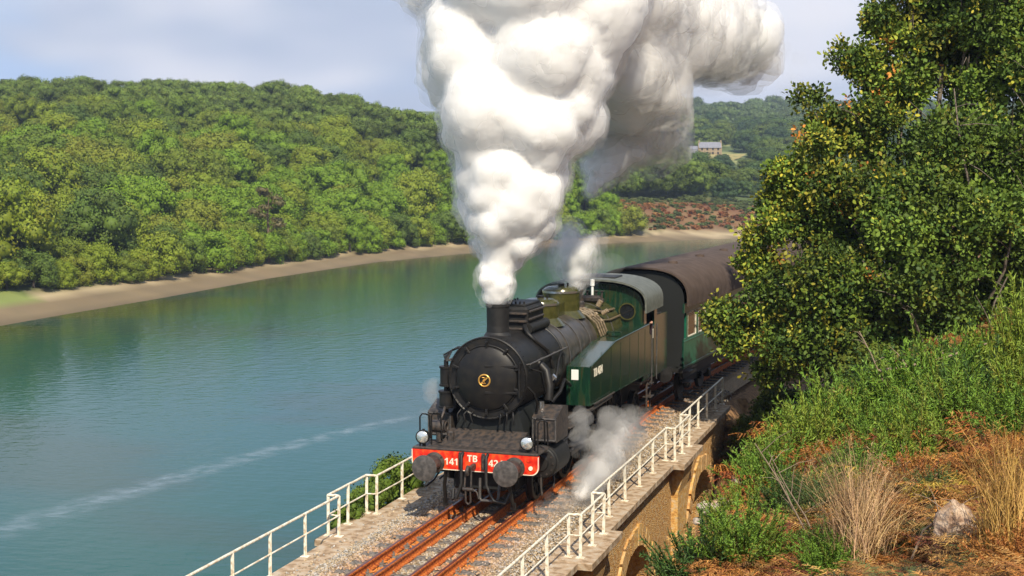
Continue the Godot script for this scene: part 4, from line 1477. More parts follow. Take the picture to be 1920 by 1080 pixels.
# --- coach ----------------------------------------------------------------------------------------------------
func build_coach() -> void:
	var C := thing("railway_coach", "green carriage with brown curved roof coupled behind the locomotive", "railway carriage", V(0.36, 0, 14.1))
	C.rotation.y = -0.072
	var b: MB
	var len := 20.0
	# built along its own axis, then turned with its node
	var place := func(called: String, mb: MB, m: Material, par: Node3D) -> MeshInstance3D: return put_mesh(called, mb.mesh(), m, par)
	for s in [-1, 1]:
		b = MB.new()
		b.box(V(s * 1.29, 1.62, len * 0.5), Vector3(0.06, 0.92, len), 0.01)
		b.box(V(s * 1.29, 2.98, len * 0.5), Vector3(0.06, 0.30, len), 0.01)
		var side: MeshInstance3D = place.call("side_wall", b, M.coach, C)
		var t := 0.35
		while t < len - 0.8:
			b = MB.new()
			b.box(V(s * 1.29, 2.455, t), Vector3(0.065, 0.76, 0.22), 0.008)
			place.call("window_pillar", b, M.coach, side)
			b = MB.new()
			b.box(V(s * 1.282, 2.455, t + 0.62), Vector3(0.02, 0.76, 1.02), 0.0)
			var w: MeshInstance3D = place.call("window", b, M.window, side)
			b = MB.new()
			for q in [0.135, 1.105]:
				b.box(V(s * 1.305, 2.455, t + q), Vector3(0.03, 0.76, 0.045), 0.006)
			for y in [2.09, 2.82]:
				b.box(V(s * 1.305, y, t + 0.62), Vector3(0.026, 0.04, 0.93), 0.006)
			place.call("window_frame", b, M.cream, w)
			t += 1.24
		b = MB.new()
		b.box(V(s * 1.325, 1.98, len * 0.5), Vector3(0.015, 0.04, len), 0.004)
		b.box(V(s * 1.325, 1.22, len * 0.5), Vector3(0.015, 0.05, len), 0.004)
		place.call("waist_rail", b, M.coach, side)
		b = MB.new()
		b.box(V(s * 1.2, 0.98, len * 0.5), Vector3(0.10, 0.30, len - 0.4), 0.02)
		place.call("sole_bar", b, M.soot, C)
		for e in [1.6, 4.1, 15.9, 18.4]:
			b = MB.new()
			b.lathe(V(s * 0.76, 0.46, e), V(s, 0, 0), [Vector2(0.0, -0.06), Vector2(0.46, -0.06), Vector2(0.46, 0.06), Vector2(0.36, 0.05), Vector2(0.12, 0.02), Vector2(0.0, 0.1)], 28)
			place.call("wheel", b, M.soot, C)
		for e in [2.85, 17.15]:
			b = MB.new()
			b.box(V(s * 1.0, 0.62, e), Vector3(0.10, 0.22, 3.4), 0.04)
			b.box(V(s * 1.02, 0.50, e - 1.25), Vector3(0.2, 0.26, 0.3), 0.04)
			b.box(V(s * 1.02, 0.50, e + 1.25), Vector3(0.2, 0.26, 0.3), 0.04)
			for k in 4:
				b.ring(V(s * 1.08, 0.5 + 0.06 * k, e), V(0, 1, 0), 0.09, 0.02, 12, 5)
			place.call("bogie", b, M.soot, C)
		b = MB.new()
		b.lathe(V(s * 0.875, 1.06, 0), V(0, 0, -1), [Vector2(0.16, 0.0), Vector2(0.13, 0.35), Vector2(0.25, 0.5), Vector2(0.25, 0.53), Vector2(0.0, 0.56)], 20)
		place.call("buffer", b, M.soot, C)
		b = MB.new()
		for k in 3:
			b = MB.new()
			b.box(V(s * 1.3, 0.42 + 0.32 * k, 0.5), Vector3(0.26, 0.03, 0.5), 0.006)
			place.call("step", b, M.plate, C)
	b = MB.new()
	b.sheet(arch_line(1.44, 3.06, 3.22, 4.13, 30), V(0, 0, -0.12), V(1, 0, 0), V(0, 1, 0), V(0, 0, len + 0.24), 0.05)
	var roof: MeshInstance3D = place.call("roof", b, M.roof, C)
	for t in [2.2, 5.6, 9.0, 12.4, 15.8]:
		b = MB.new()
		b.lathe(V(0.35, 4.08, t), V(0, 1, 0), [Vector2(0.12, 0.0), Vector2(0.10, 0.06), Vector2(0.16, 0.08), Vector2(0.14, 0.15), Vector2(0.0, 0.18)], 16)
		place.call("roof_ventilator", b, M.roof, roof)
	for t in [0.0, 3.3, 6.6, 9.9, 13.2, 16.5, 19.8]:
		b = MB.new()
		b.sheet(arch_line(1.447, 3.08, 3.225, 4.138, 30), V(0, 0, t), V(1, 0, 0), V(0, 1, 0), V(0, 0, 0.05), 0.02)
		place.call("roof_seam", b, M.roof, roof)
	for t in [0.0, len - 0.06]:
		b = MB.new()
		b.prism(arch_line(1.315, 1.15, 3.15, 4.07, 24), V(0, 0, t), V(1, 0, 0), V(0, 1, 0), V(0, 0, 0.06), true)
		place.call("end_wall", b, M.dark, C)  # near-black paints in the shade thrown by cab and smoke
	b = MB.new()
	for k in 5:
		var z := -0.08 - 0.10 * k
		for s in [-1, 1]:
			b.box(V(s * 0.50, 2.2, z), Vector3(0.16, 2.0, 0.05), 0.015)
		b.box(V(0, 3.22, z), Vector3(1.16, 0.16, 0.05), 0.015)
	place.call("gangway", b, M.dark, C)
	b = MB.new()
	b.box(V(0, 1.1, len * 0.5), Vector3(2.6, 0.12, len), 0.01)
	b.box(V(0, 0.8, 10.0), Vector3(1.8, 0.5, 4.0), 0.05)
	place.call("floor", b, M.soot, C)


# --- woods and the farmhouse beyond the river -----------------------------------------------------------------
func leaf_quad(b: MB, at: Vector3, nrm: Vector3, size: float, c: Color, soft: Vector3) -> void:
	var u := nrm.cross(Vector3(rng.randf_range(-1, 1), rng.randf_range(-1, 1), rng.randf_range(-1, 1))).normalized()
	var q := nrm.cross(u)
	b.col = c
	var nn := (nrm + soft * 0.8).normalized()
	var p0 := at - u * size * 0.5
	var p1 := at + q * size * 0.42 + u * size * 0.1
	var p2 := at + u * size * 0.55
	var p3 := at - q * size * 0.42 + u * size * 0.1
	b.tri(p0, p1, p2, nn, nn, nn)
	b.tri(p0, p2, p3, nn, nn, nn)


func crown_mesh(sd: int, lobes: int, leaves: int, size: float, flatness: float) -> ArrayMesh:
	rng.seed = sd
	var b := MB.new()
	var ls := []
	for i in lobes:
		var g := rng.randf() * TAU
		var up := rng.randf_range(-0.35, 1.0)
		var out := sqrt(maxf(0.05, 1.0 - up * up * 0.9)) * rng.randf_range(0.58, 0.80)
		ls.append([V(cos(g) * out, up * flatness * 0.74, sin(g) * out), rng.randf_range(0.17, 0.36), rng.randf_range(0.70, 1.28), rng.randf()])
	for i in 3:
		ls.append([V(rng.randfn() * 0.16, 0.05 + 0.2 * i, rng.randfn() * 0.16), 0.46, 0.9, 0.5])
	for e in ls:
		b.col = Color(e[2] * 0.8, e[2] * 0.8, e[2] * 0.68)
		b.col.a = 1.0
		b.ball(e[0], Vector3(1, 0.85, 1) * e[1] * 0.60, 8, 6)
	for i in leaves:
		var e: Array = ls[rng.randi() % ls.size()]
		var d := V(rng.randfn(), rng.randfn() + 0.25, rng.randfn()).normalized()
		var p: Vector3 = e[0] + d * V(1, 0.85, 1) * e[1] * rng.randf_range(0.72, 1.12)
		var nrm := (d + V(rng.randfn(), rng.randfn(), rng.randfn()) * 0.6).normalized()
		var k: float = e[2] * rng.randf_range(0.74, 1.26)
		leaf_quad(b, p, nrm, size * rng.randf_range(0.6, 1.35), Color(k * lerpf(0.88, 1.2, e[3]), k, k * 0.8), d)
	return b.mesh(true)


func in_view(p: Vector3, margin: float) -> bool:
	var d := p - V(9.49, 7.28, -26.96)
	var w := d.dot(V(-0.305, -0.0886, 0.948))
	return w > 1.0 and absf(d.dot(V(0.952, 0, 0.306))) < w * (0.365 + margin) and absf(d.y + w * 0.089) < w * (0.206 + margin)


func build_woods() -> void:
	var crowns := []
	for k in 6:
		crowns.append(crown_mesh(100 + k, 46, 7600, 0.058, 1.0))
	var greens := []
	for c in [Color(0.145, 0.195, 0.020), Color(0.185, 0.245, 0.020), Color(0.125, 0.190, 0.022), Color(0.200, 0.255, 0.022), Color(0.095, 0.150, 0.024), Color(0.190, 0.225, 0.024), Color(0.155, 0.255, 0.018)]:
		var m := tinted(0.6, Color(0.26, 0.30, 0.08), 0.3)
		m.albedo_color = c.linear_to_srgb()
		greens.append(m)
	var blue := []
	for c in [Color(0.075, 0.125, 0.032), Color(0.050, 0.090, 0.036), Color(0.115, 0.165, 0.032), Color(0.095, 0.130, 0.028)]:
		var m := tinted(0.65, Color(0.2, 0.24, 0.08), 0.3)
		m.albedo_color = c.linear_to_srgb()
		blue.append(m)
	rng.seed = 77
	var tm := MB.new()
	tm.tube([V(0, -1.0, 0), V(0.05, 1.6, 0), V(0.2, 3.6, 0.1)], 0.24, 7, 0.12)
	var trunk := tm.mesh()
	var spots := []
	# the wooded hill on the far left bank
	var t := 96.0
	while t < 420.0:
		var x := -330.0
		while x < -60.0:
			var step := 7.6 if t < 230.0 else 8.6
			var px := x + rng.randf_range(-2.6, 2.6)
			var pt := t + rng.randf_range(-2.6, 2.6)
			x += step
			var q := inland(px, pt)
			if q.x < 11.0 or q.y > 395.0 or q.x > 260.0 or (q.y > 362.0 and q.x < 44.0): continue
			if not in_view(V(px, far_height(px, pt) + 6.0, pt), 0.025): continue
			spots.append([px, pt, q.x])
		t += 7.6 if t < 230.0 else 8.6
	# low crowns overhanging the sand, close together
	for k in 60:
		var at := 84.0 + 4.6 * k
		var run := 0.0
		for i in SHORE.size() - 1:
			var a: Vector2 = SHORE[i]
			var ab: Vector2 = SHORE[i + 1] - a
			if at >= run and at < run + ab.length():
				var p2 := a + ab * ((at - run) / ab.length()) + Vector2(-ab.y, ab.x).normalized() * (rng.randf_range(9.5, 11.5) + 4.5 * ss(215.0, 150.0, at))
				if in_view(V(p2.x, -6.0, p2.y), 0.03): spots.append([p2.x, p2.y, 10.0])
			run += ab.length()
	spots.sort_custom(func(a, b): return a[1] < b[1])
	var base := thing("broadleaf_tree", "", "tree")
	put_mesh("trunk", trunk, plain(lin(0.05, 0.042, 0.032), 0.95), base)
	var rest := [[], []]
	var count := 0
	for e in spots:
		var y := far_height(e[0], e[1]) - 0.3
		var r := rng.randf_range(3.7, 6.8) * (0.86 if e[2] > 90.0 else 1.0)
		var hgt := rng.randf_range(0.9, 1.2)
		var lift := r * rng.randf_range(0.55, 0.85)
		if e[2] < 22.0:
			r *= 0.86 if e[2] > 16.0 else (0.72 if e[2] > 10.5 else 0.70)
			lift = r * 0.55
		if count >= 290:
			rest[0].append(Transform3D(Basis.from_euler(Vector3(0, rng.randf() * TAU, 0)).scaled(Vector3(r, r * hgt, r)), G(V(e[0], y + lift, e[1]))))
			var cc := Color(0.125, 0.185, 0.03) * rng.randf_range(0.6, 1.3)
			rest[1].append(Color(cc.r, cc.g, cc.b))
			continue
		var o: Node3D = base if count == 0 else base.duplicate()
		if count > 0:
			o.name = numbered("broadleaf_tree")
			add_child(o, true)
		else:
			put_mesh("crown", crowns[0], greens[0], o)
		o.position = G(V(e[0], y, e[1]))
		o.rotation.y = rng.randf() * TAU
		var cr: MeshInstance3D = o.get_node("crown")
		cr.mesh = crowns[rng.randi() % 6]
		cr.position.y = lift
		if e[2] < 45.0: cr.position.y = minf(lift, r * 0.5)
		cr.scale = Vector3(r * rng.randf_range(0.85, 1.2), r * hgt, r * rng.randf_range(0.85, 1.2))
		cr.rotation = Vector3(rng.randf_range(-0.2, 0.2), 0, rng.randf_range(-0.2, 0.2))
		var pick := rng.randi() % 7
		if e[2] < 40.0 and e[1] > 180.0 and rng.randf() < 0.55: pick = 6
		cr.material_override = greens[pick]
		var where := "at the far shore" if e[2] < 27.0 else ("midway up the far slope" if e[2] < 80.0 else "near the far skyline")
		var grp := "trees at the far shore" if e[2] < 27.0 else ("trees midway up the far slope" if e[2] < 80.0 else "trees near the far skyline")
		var tone: String = ["dark leafy green", "bright green", "deep green", "yellowish green", "darkest green", "olive green", "fresh bright green"][pick]
		var ang: float = (e[0] - 9.49) / (e[1] + 26.96)
		var col := "beside the steam column"
		# each bound overrides the one before it
		for c in [[-0.41, "midway from pine to steam"], [-0.45, "just right of the pine"], [-0.505, "straight behind the pine"], [-0.535, "just left of the pine"], [-0.58, "midway from driftwood to pine"], [-0.64, "just right of the driftwood"], [-0.70, "straight above the driftwood"], [-0.745, "towards the left edge"]]:
			if ang < c[0]: col = c[1]
		tag(o, "%s rounded tree %s, %s" % [tone, where, col], "tree", "%s %s, %s" % [tone, grp, col])
		count += 1
	if rest[0].size():
		var f := tinted(0.6, Color(0.26, 0.30, 0.08), 0.3)
		var w := many("woodland", crowns[2], f, rest[0], rest[1])
		tag(w, "woodland canopy running on over the top of the far hill", "woodland", "", "stuff")
	print("left wood ", count, " + ", rest[0].size())
	# three that stand out
	var lone := [["broadleaf_tree", "large yellow-green round tree at the left edge of the far shore", V(-112.5, 0, 131), 7.2, 3, 6.0], ["broadleaf_tree", "tall rounded dark tree at the shore to the right of the yellow-green one", V(-111.0, 0, 150), 6.6, 4, 5.0]]
	for e in lone:
		var o: Node3D = base.duplicate()
		o.name = numbered(e[0])
		add_child(o, true)
		var p: Vector3 = e[2]
		o.position = G(V(p.x, far_height(p.x, p.z), p.z))
		var cr: MeshInstance3D = o.get_node("crown")
		cr.mesh = crowns[3 + e[4] % 3]
		cr.material_override = greens[e[4]]
		cr.position.y = e[5]
		cr.scale = Vector3(e[3], e[3] * 1.1, e[3])
		o.remove_meta("group")
		tag(o, e[1], "tree")
	var pine := thing("pine_tree", "brownish pine with a bare trunk and open limbs on the far shore", "tree", V(-104.5, far_height(-104.5, 190.0), 190.0))
	var b := MB.new()
	b.tube([V(0, -1, 0), V(0.2, 4, 0), V(-0.1, 8, 0.2), V(0.3, 11.0, 0)], 0.30, 8, 0.10)
	for k in 5:
		var g := TAU * k / 5.0
		b.tube([V(0.1, 5.0 + k, 0.1), V(cos(g) * 1.4, 6.2 + k, sin(g) * 1.4), V(cos(g) * 2.8, 6.6 + k, sin(g) * 2.8)], 0.10, 5, 0.04)
	put_mesh("trunk", b.mesh(), plain(lin(0.15, 0.10, 0.065), 0.9), pine)
	b = MB.new()
	for k in 9:
		var g := TAU * k / 5.0
		var c := V(cos(g) * 2.2, 6.6 + k * 0.75, sin(g) * 2.2) * (V(1, 1, 1) if k < 7 else V(0.3, 1, 0.3))
		for i in 170:
			var d := V(rng.randfn(), rng.randfn() * 0.5, rng.randfn()).normalized()
			var kk := rng.randf_range(0.6, 1.3)
			leaf_quad(b, c + d * rng.randf_range(0.3, 1.5) * V(1, 0.55, 1), (d + Vector3.UP * 0.3).normalized(), 0.42, Color(0.115, 0.098, 0.034) * kk, d)
	put_mesh("crown", b.mesh(true), M.leaf, pine)
	# bleached fallen branches on the mud
	var drift := thing("driftwood", "bleached fallen branches lying on the mud at the wood's edge", "driftwood", V(-108.0, far_height(-108.0, 140.0), 140.0))
	for k in 6:
		b = MB.new()
		var g := rng.randf() * TAU
		b.tube([V(k * 0.5 - 1.5, 0.0, 0), V(k * 0.5 - 1.5 + cos(g) * 1.0, 0.9, sin(g)), V(k * 0.5 - 1.5 + cos(g) * 1.7, 1.2 + 0.2 * k, sin(g) * 1.9)], 0.11, 5, 0.04)
		put_mesh("branch", b.mesh(), plain(lin(0.42, 0.36, 0.30), 0.9), drift)
	# open hillside with trees at the bend of the river
	rng.seed = 99
	spots = []
	t = 318.0
	while t < 1150.0:
		var x := -330.0
		var step := 8.5 + (t - 318.0) * 0.018
		while x < 40.0:
			var px := x + rng.randf_range(-0.4, 0.4) * step
			var pt := t + rng.randf_range(-0.4, 0.4) * step
			x += step
			var q := inland(px, pt)
			if q.y < 385.0 or q.x < 36.0: continue
			var p := V(px, far_height(px, pt) + 5.0, pt)
			if not in_view(p, 0.01): continue
			if (Vector2(px, pt) - Vector2(FARM.x, FARM.y)).length() < 21.0 or (absf(px - FARM.x - 0.173 * (FARM.y - pt)) < 15.0 and pt > FARM.y - 105.0 and pt < FARM.y): continue
			if rough_ground.get_noise_2d(px * 1.1 + 40.0, pt * 0.8) > 0.24: continue
			if q.x < 60.0 and rng.randf() < 0.5: continue
			spots.append([px, pt, q.x])
		t += step
	rest = [[], []]
	count = 0
	for e in spots:
		var d := Vector2(e[0], e[1]).length()
		var r: float = rng.randf_range(3.8, 6.2) * (1.0 + (e[1] - 318.0) * 0.0010)
		if e[2] < 75.0: r *= 0.62
		var tr := Transform3D(Basis.from_euler(Vector3(0, rng.randf() * TAU, 0)).scaled(Vector3(r, r * rng.randf_range(0.8, 1.1), r)), G(V(e[0], far_height(e[0], e[1]) + r * 0.55, e[1])))
		# trees hidden by the hill's own wood or the near oak are left to the mass
		if count < 290 and e[0] > -200.0:
			var pick := rng.randi() % 4
			var o := put_mesh("hillside_tree", crowns[rng.randi() % 6], blue[pick])
			o.transform = tr
			var band := "above the reddish shore" if e[2] < 110.0 else ("on the open hillside" if e[2] < 330.0 else "along the distant ridge")
			var ang: float = (e[0] - 9.49) / (e[1] + 26.96)
			var col: String = "left of the farmhouse" if ang < -0.205 else ("straight below or above the farmhouse" if ang < -0.16 else "right of the farmhouse")
			var tone: String = ["green", "dark", "pale green", "olive"][pick]
			tag(o, "rounded %s tree %s, %s" % [tone, band, col], "tree", "%s trees %s, %s" % [tone, band, col])
			count += 1
		else:
			rest[0].append(tr)
			var cc := Color(0.085, 0.135, 0.034) * rng.randf_range(0.7, 1.3)
			rest[1].append(Color(cc.r, cc.g, cc.b))
	if rest[0].size():
		var w2 := many("distant_woodland", crowns[1], tinted(0.65), rest[0], rest[1])
		tag(w2, "distant woodland on the ridge past the river bend", "woodland", "", "stuff")
	print("right hill ", count, " + ", rest[0].size())
	# bracken and scrub on the low point at the bend
	var bits := [[], []]
	for i in 5200:
		var px := rng.randf_range(-125.0, 20.0)
		var pt := rng.randf_range(268.0, 400.0)
		var q := inland(px, pt)
		if q.y < 360.0 or q.x < 12.0 or q.x > 50.0: continue
		var r := rng.randf_range(0.5, 1.5)
		bits[0].append(Transform3D(Basis.from_euler(Vector3(0, rng.randf() * TAU, 0)).scaled(Vector3(r, r * 0.7, r)), G(V(px, far_height(px, pt) + 0.15, pt))))
		var cc := Color(0.23, 0.075, 0.028).lerp(Color(0.30, 0.16, 0.05), rng.randf()) if q.x < 36.0 and rng.randf() < 0.55 + 0.4 * rough_ground.get_noise_2d(px * 5.0, pt * 5.0) else Color(0.09, 0.12, 0.03)
		bits[1].append(cc * rng.randf_range(0.7, 1.25))
	for i in bits[1].size(): bits[1][i].a = 1.0
	var sc := many("bracken_scrub", crown_mesh(140, 9, 300, 0.26, 0.8), tinted(0.9), bits[0], bits[1])
	tag(sc, "rust red bracken and scrub covering the low point at the river bend", "bracken", "", "stuff")


const FARM := Vector2(-97.5, 590.0)


func build_farm() -> void:
	var y := far_height(FARM.x, FARM.y) - 0.3
	var F := thing("farmhouse", "long stone house with slate roof standing alone on the far hillside", "house", V(FARM.x, y, FARM.y))
	F.rotation.y = 0.22
	F.scale = Vector3.ONE * 0.76
	var wallm := mottled([Color(0.24, 0.185, 0.12), Color(0.36, 0.28, 0.18)], 4.0, 0.9, 61)
	var slate := mottled([Color(0.16, 0.165, 0.19), Color(0.26, 0.265, 0.30)], 5.0, 0.5, 62)
	var b := MB.new()
	b.box(V(0, 1.9, 0), Vector3(13.5, 5.0, 6.5), 0.02)
	for s in [-1, 1]:
		b.prism(PackedVector2Array([Vector2(-3.25, 4.4), Vector2(3.25, 4.4), Vector2(0, 7.4)]), V(s * 6.5 - 0.24, 0, 0), V(0, 0, 1), V(0, 1, 0), V(0.48, 0, 0))
	var w := put_mesh("wall", b.mesh(), wallm, F)
	b = MB.new()
	for s in [-1, 1]:
		b.prism(PackedVector2Array([Vector2(s * 3.6, 4.1), Vector2(0, 7.45), Vector2(0, 7.65), Vector2(s * 3.7, 4.3)]), V(-6.35, 0, 0), V(0, 0, 1), V(0, 1, 0), V(12.7, 0, 0))
	var rf := put_mesh("roof", b.mesh(), slate, F)
	for s in [-1, 1]:
		b = MB.new()
		b.box(V(s * 6.2, 7.9, 0), Vector3(0.8, 1.6, 1.5), 0.03)
		put_mesh("chimney", b.mesh(), wallm, rf)
	for x in [-4.6, -1.6, 1.6, 4.6]:
		for h in [1.2, 3.5]:
			b = MB.new()
			b.box(V(x, h, -3.27), Vector3(1.0, 1.4, 0.06), 0.0)
			put_mesh("window", b.mesh(), M.dark, w)
	b = MB.new()
	b.box(V(0.1, 0.6, -3.27), Vector3(1.1, 2.1, 0.07), 0.0)
	put_mesh("door", b.mesh(), M.bark, w)
	b = MB.new()
	b.box(V(-9.2, 1.4, 0.5), Vector3(4.5, 4.0, 5.5), 0.02)
	b.prism(PackedVector2Array([Vector2(-2.9, 3.4), Vector2(2.9, 3.4), Vector2(0, 5.4)]), V(-11.5, 0, 0.5), V(0, 0, 1), V(0, 1, 0), V(4.6, 0, 0))
	put_mesh("lean_to", b.mesh(), slate, F)
	var meadow := MB.new()
	for i in 16:
		for j in 14:
			var pts := []
			for e in [[i, j], [i + 1, j], [i + 1, j + 1], [i, j + 1]]:
				var px: float = FARM.x - 12.0 + e[0] * 1.7
				var pt: float = FARM.y - 44.0 + e[1] * 3.3
				pts.append(V(px, far_height(px, pt) + 0.35, pt))
			meadow.quad(pts[0], pts[1], pts[2], pts[3], Vector3.UP)
	var me := put("meadow", meadow, mottled([Color(0.24, 0.23, 0.07), Color(0.38, 0.30, 0.12)], 9.0, 1.0, 63))
	tag(me, "", "", "", "structure")


# --- the oak beside the line ----------------------------------------------------------------------------------
func spray_mesh(sd: int) -> ArrayMesh:
	rng.seed = sd
	var b := MB.new()
	b.col = Color(0.10, 0.075, 0.05)
	b.tube([V(0, 0, 0), V(0.03, 0.12, 0.02), V(0.02, 0.26, 0.05)], 0.006, 4, 0.003)
	for i in 15:
		var d := V(rng.randfn(), rng.randfn() * 0.8 + 0.5, rng.randfn()).normalized()
		var p := V(0.02, rng.randf_range(0.04, 0.27), 0.03) + d * rng.randf_range(0.03, 0.13)
		var nrm := (V(rng.randfn(), rng.randfn() + 0.8, rng.randfn())).normalized()
		var u := (d - nrm * d.dot(nrm)).normalized()
		var q := nrm.cross(u)
		var l := rng.randf_range(0.075, 0.115)
		var wd := l * 0.55
		var k := rng.randf_range(0.65, 1.35)
		b.col = Color(k * rng.randf_range(0.9, 1.15), k, k * 0.9)
		var a0 := p
		var a1 := p + u * l * 0.35 + q * wd * 0.42 + nrm * 0.008
		var a2 := p + u * l * 0.72 + q * wd * 0.5 + nrm * 0.006
		var a3 := p + u * l - nrm * 0.012
		var a4 := p + u * l * 0.72 - q * wd * 0.5 + nrm * 0.006
		var a5 := p + u * l * 0.35 - q * wd * 0.42 + nrm * 0.008
		b.tri(a0, a1, a5, nrm, nrm, nrm)
		b.tri(a1, a2, a4, nrm, nrm, nrm)
		b.tri(a1, a4, a5, nrm, nrm, nrm)
		b.tri(a2, a3, a4, nrm, nrm, nrm)
	return b.mesh(true)


# lobes: across from the trunk, height above its foot, nearer (-) or farther (+), radius
const OAK_LOBES := [[-4.15, 1.85, -0.5, 0.45], [-3.55, 3.2, -0.3, 0.34], [-3.15, 2.4, -1.0, 0.72], [-3.45, 1.45, -1.0, 0.62], [-2.85, 4.0, 0.0, 0.66], [-3.0, 4.75, 0.0, 0.36], [-2.2, 3.0, -1.5, 1.05], [-2.1, 1.4, -1.5, 0.90], [-2.3, 5.1, 0.0, 0.90], [-2.25, 6.15, 0.5, 0.45], [-1.35, 6.15, 0.0, 0.80], [-1.0, 4.5, -1.5, 1.15], [-0.8, 2.6, -1.5, 1.20], [-0.65, 7.2, 0.5, 0.80], [-1.35, 7.45, 0.5, 0.36], [-0.95, 8.35, 0.5, 0.40], [-0.3, 8.3, 0.5, 0.75], [-0.2, 9.3, 0.5, 0.65], [0.05, 5.8, -1.0, 1.15], [0.5, 3.5, -1.5, 1.20], [0.8, 7.6, 0.0, 1.0], [0.9, 9.0, 0.0, 0.90], [1.6, 10.0, 0.3, 0.9], [1.4, 5.5, -1.0, 1.15], [1.9, 3.8, -1.0, 1.20], [2.1, 7.0, -0.5, 1.15], [2.2, 8.6, 0.0, 1.05], [3.0, 5.0, 0.0, 1.25], [3.2, 8.0, 0.5, 1.2], [3.0, 9.6, 0.5, 1.0], [0.5, 2.0, -1.2, 0.8], [-0.5, 0.9, -1.0, 0.6], [1.0, 5.0, 1.2, 1.5], [-1.2, 4.0, 1.2, 1.4], [1.0, 8.0, 1.4, 1.3], [3.8, 3.6, 0.5, 1.1], [-1.4, 2.6, -1.0, 0.75], [-1.3, 2.5, 0.8, 1.1], [-1.5, 1.3, 0.4, 0.9], [0.2, 1.2, 0.6, 1.1], [1.6, 1.6, 0.3, 1.1], [2.6, 2.2, 0.2, 1.1], [2.3, 4.9, 1.0, 1.2], [3.6, 6.4, 0.8, 1.2]]


func oak_spot(a: float, h: float, d: float) -> Vector3:
	return OAK + V(0.952 * a - 0.305 * d, h, 0.305 * a + 0.952 * d) * OAK_SIZE


const OAK := Vector3(8.50, 0.10, 15.0)
const OAK_SIZE := 1.35


func build_oak() -> void:
	var T := thing("oak_tree", "big dark green oak tree with yellowed and sunlit-coloured outer leaves beside the carriage", "tree", OAK)
	rng.seed = 300
	var b := MB.new()
	b.tube([OAK + V(0, -1.2, 0), OAK + V(0.05, 0.6, 0), OAK + V(-0.1, 1.8, 0.1), OAK + V(0.15, 3.6, 0.2), OAK + V(0.1, 6.6, 0.3), OAK + V(0.3, 10.0, 0.4)], 0.30, 10, 0.06)
	put("trunk", b, M.bark, T)
	var lobes := OAK_LOBES
	for e in lobes:
		b = MB.new()
		var tip := oak_spot(e[0], e[1], e[2])
		var h0: float = clampf(e[1] * 0.45, 0.5, 7.5)
		var root := OAK + V(0.05, h0, 0.1)
		var mid := root.lerp(tip, 0.5) + V(rng.randf_range(-0.3, 0.3), -0.25 + rng.randf_range(-0.2, 0.2), rng.randf_range(-0.3, 0.3))
		b.tube([root, root.lerp(mid, 0.6) + V(0, 0.08, 0), mid, mid.lerp(tip, 0.6) + V(0, 0.1, 0), tip], 0.10 * clampf(e[3], 0.6, 1.1), 6, 0.02)
		for k in 5:
			var d: Vector3 = V(rng.randfn(), rng.randfn(), rng.randfn()).normalized() * e[3] * OAK_SIZE
			b.tube([mid.lerp(tip, rng.randf_range(0.3, 1.0)), tip + d * 0.5 + V(0, 0.06, 0), tip + d * 0.95], 0.024, 4, 0.006)
		put("limb", b, M.bark, T)
	# bare grey limbs that show on the near side
	for e in [[0.2, 1.0, -0.6, 0.9, 3.2, -2.2, 1.6, 5.4, -2.0], [0.4, 1.2, -0.4, 1.8, 2.8, -2.0, 2.7, 4.2, -1.9], [0.0, 0.8, -0.6, -0.9, 2.3, -2.3, -1.9, 3.4, -2.2], [0.2, 2.5, -0.4, 0.3, 4.6, -2.0, 0.0, 6.8, -1.6], [0.5, 0.6, -0.6, 0.6, 1.9, -2.3, 0.9, 3.1, -2.4], [0.1, 3.5, -0.2, 1.3, 5.6, -1.8, 1.9, 7.6, -1.4]]:
		b = MB.new()
		var p0 := oak_spot(e[0], e[1], e[2])
		var p1 := oak_spot(e[3], e[4], e[5])
		var p2 := oak_spot(e[6], e[7], e[8])
		b.tube([p0, p0.lerp(p1, 0.5) + V(0.1, -0.12, 0), p1, p1.lerp(p2, 0.5) + V(-0.1, 0.1, 0), p2], 0.06, 7, 0.018)
		for k in 6:
			var s: Vector3 = p1.lerp(p2, k / 6.0)
			var d: Vector3 = V(rng.randfn(), rng.randfn() + 0.5, rng.randfn() - 0.4).normalized()
			b.tube([s, s + d * 0.45 + V(0, 0.05, 0), s + d * 0.95], 0.018, 4, 0.006)
		put("limb", b, M.bark, T)
	var where := [[], [], []]
	var cols := [[], [], []]
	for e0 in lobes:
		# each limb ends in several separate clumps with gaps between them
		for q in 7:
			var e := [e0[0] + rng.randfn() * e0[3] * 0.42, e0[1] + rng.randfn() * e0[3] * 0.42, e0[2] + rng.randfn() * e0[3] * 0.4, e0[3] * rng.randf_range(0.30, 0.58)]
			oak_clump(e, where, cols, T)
	var m := tinted(0.6, Color(0.30, 0.36, 0.08), 0.35)
	var cr := Node3D.new()
	cr.name = "crown"
	T.add_child(cr)
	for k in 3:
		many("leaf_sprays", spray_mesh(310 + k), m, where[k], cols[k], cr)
	print("oak sprays ", where[0].size() * 3)


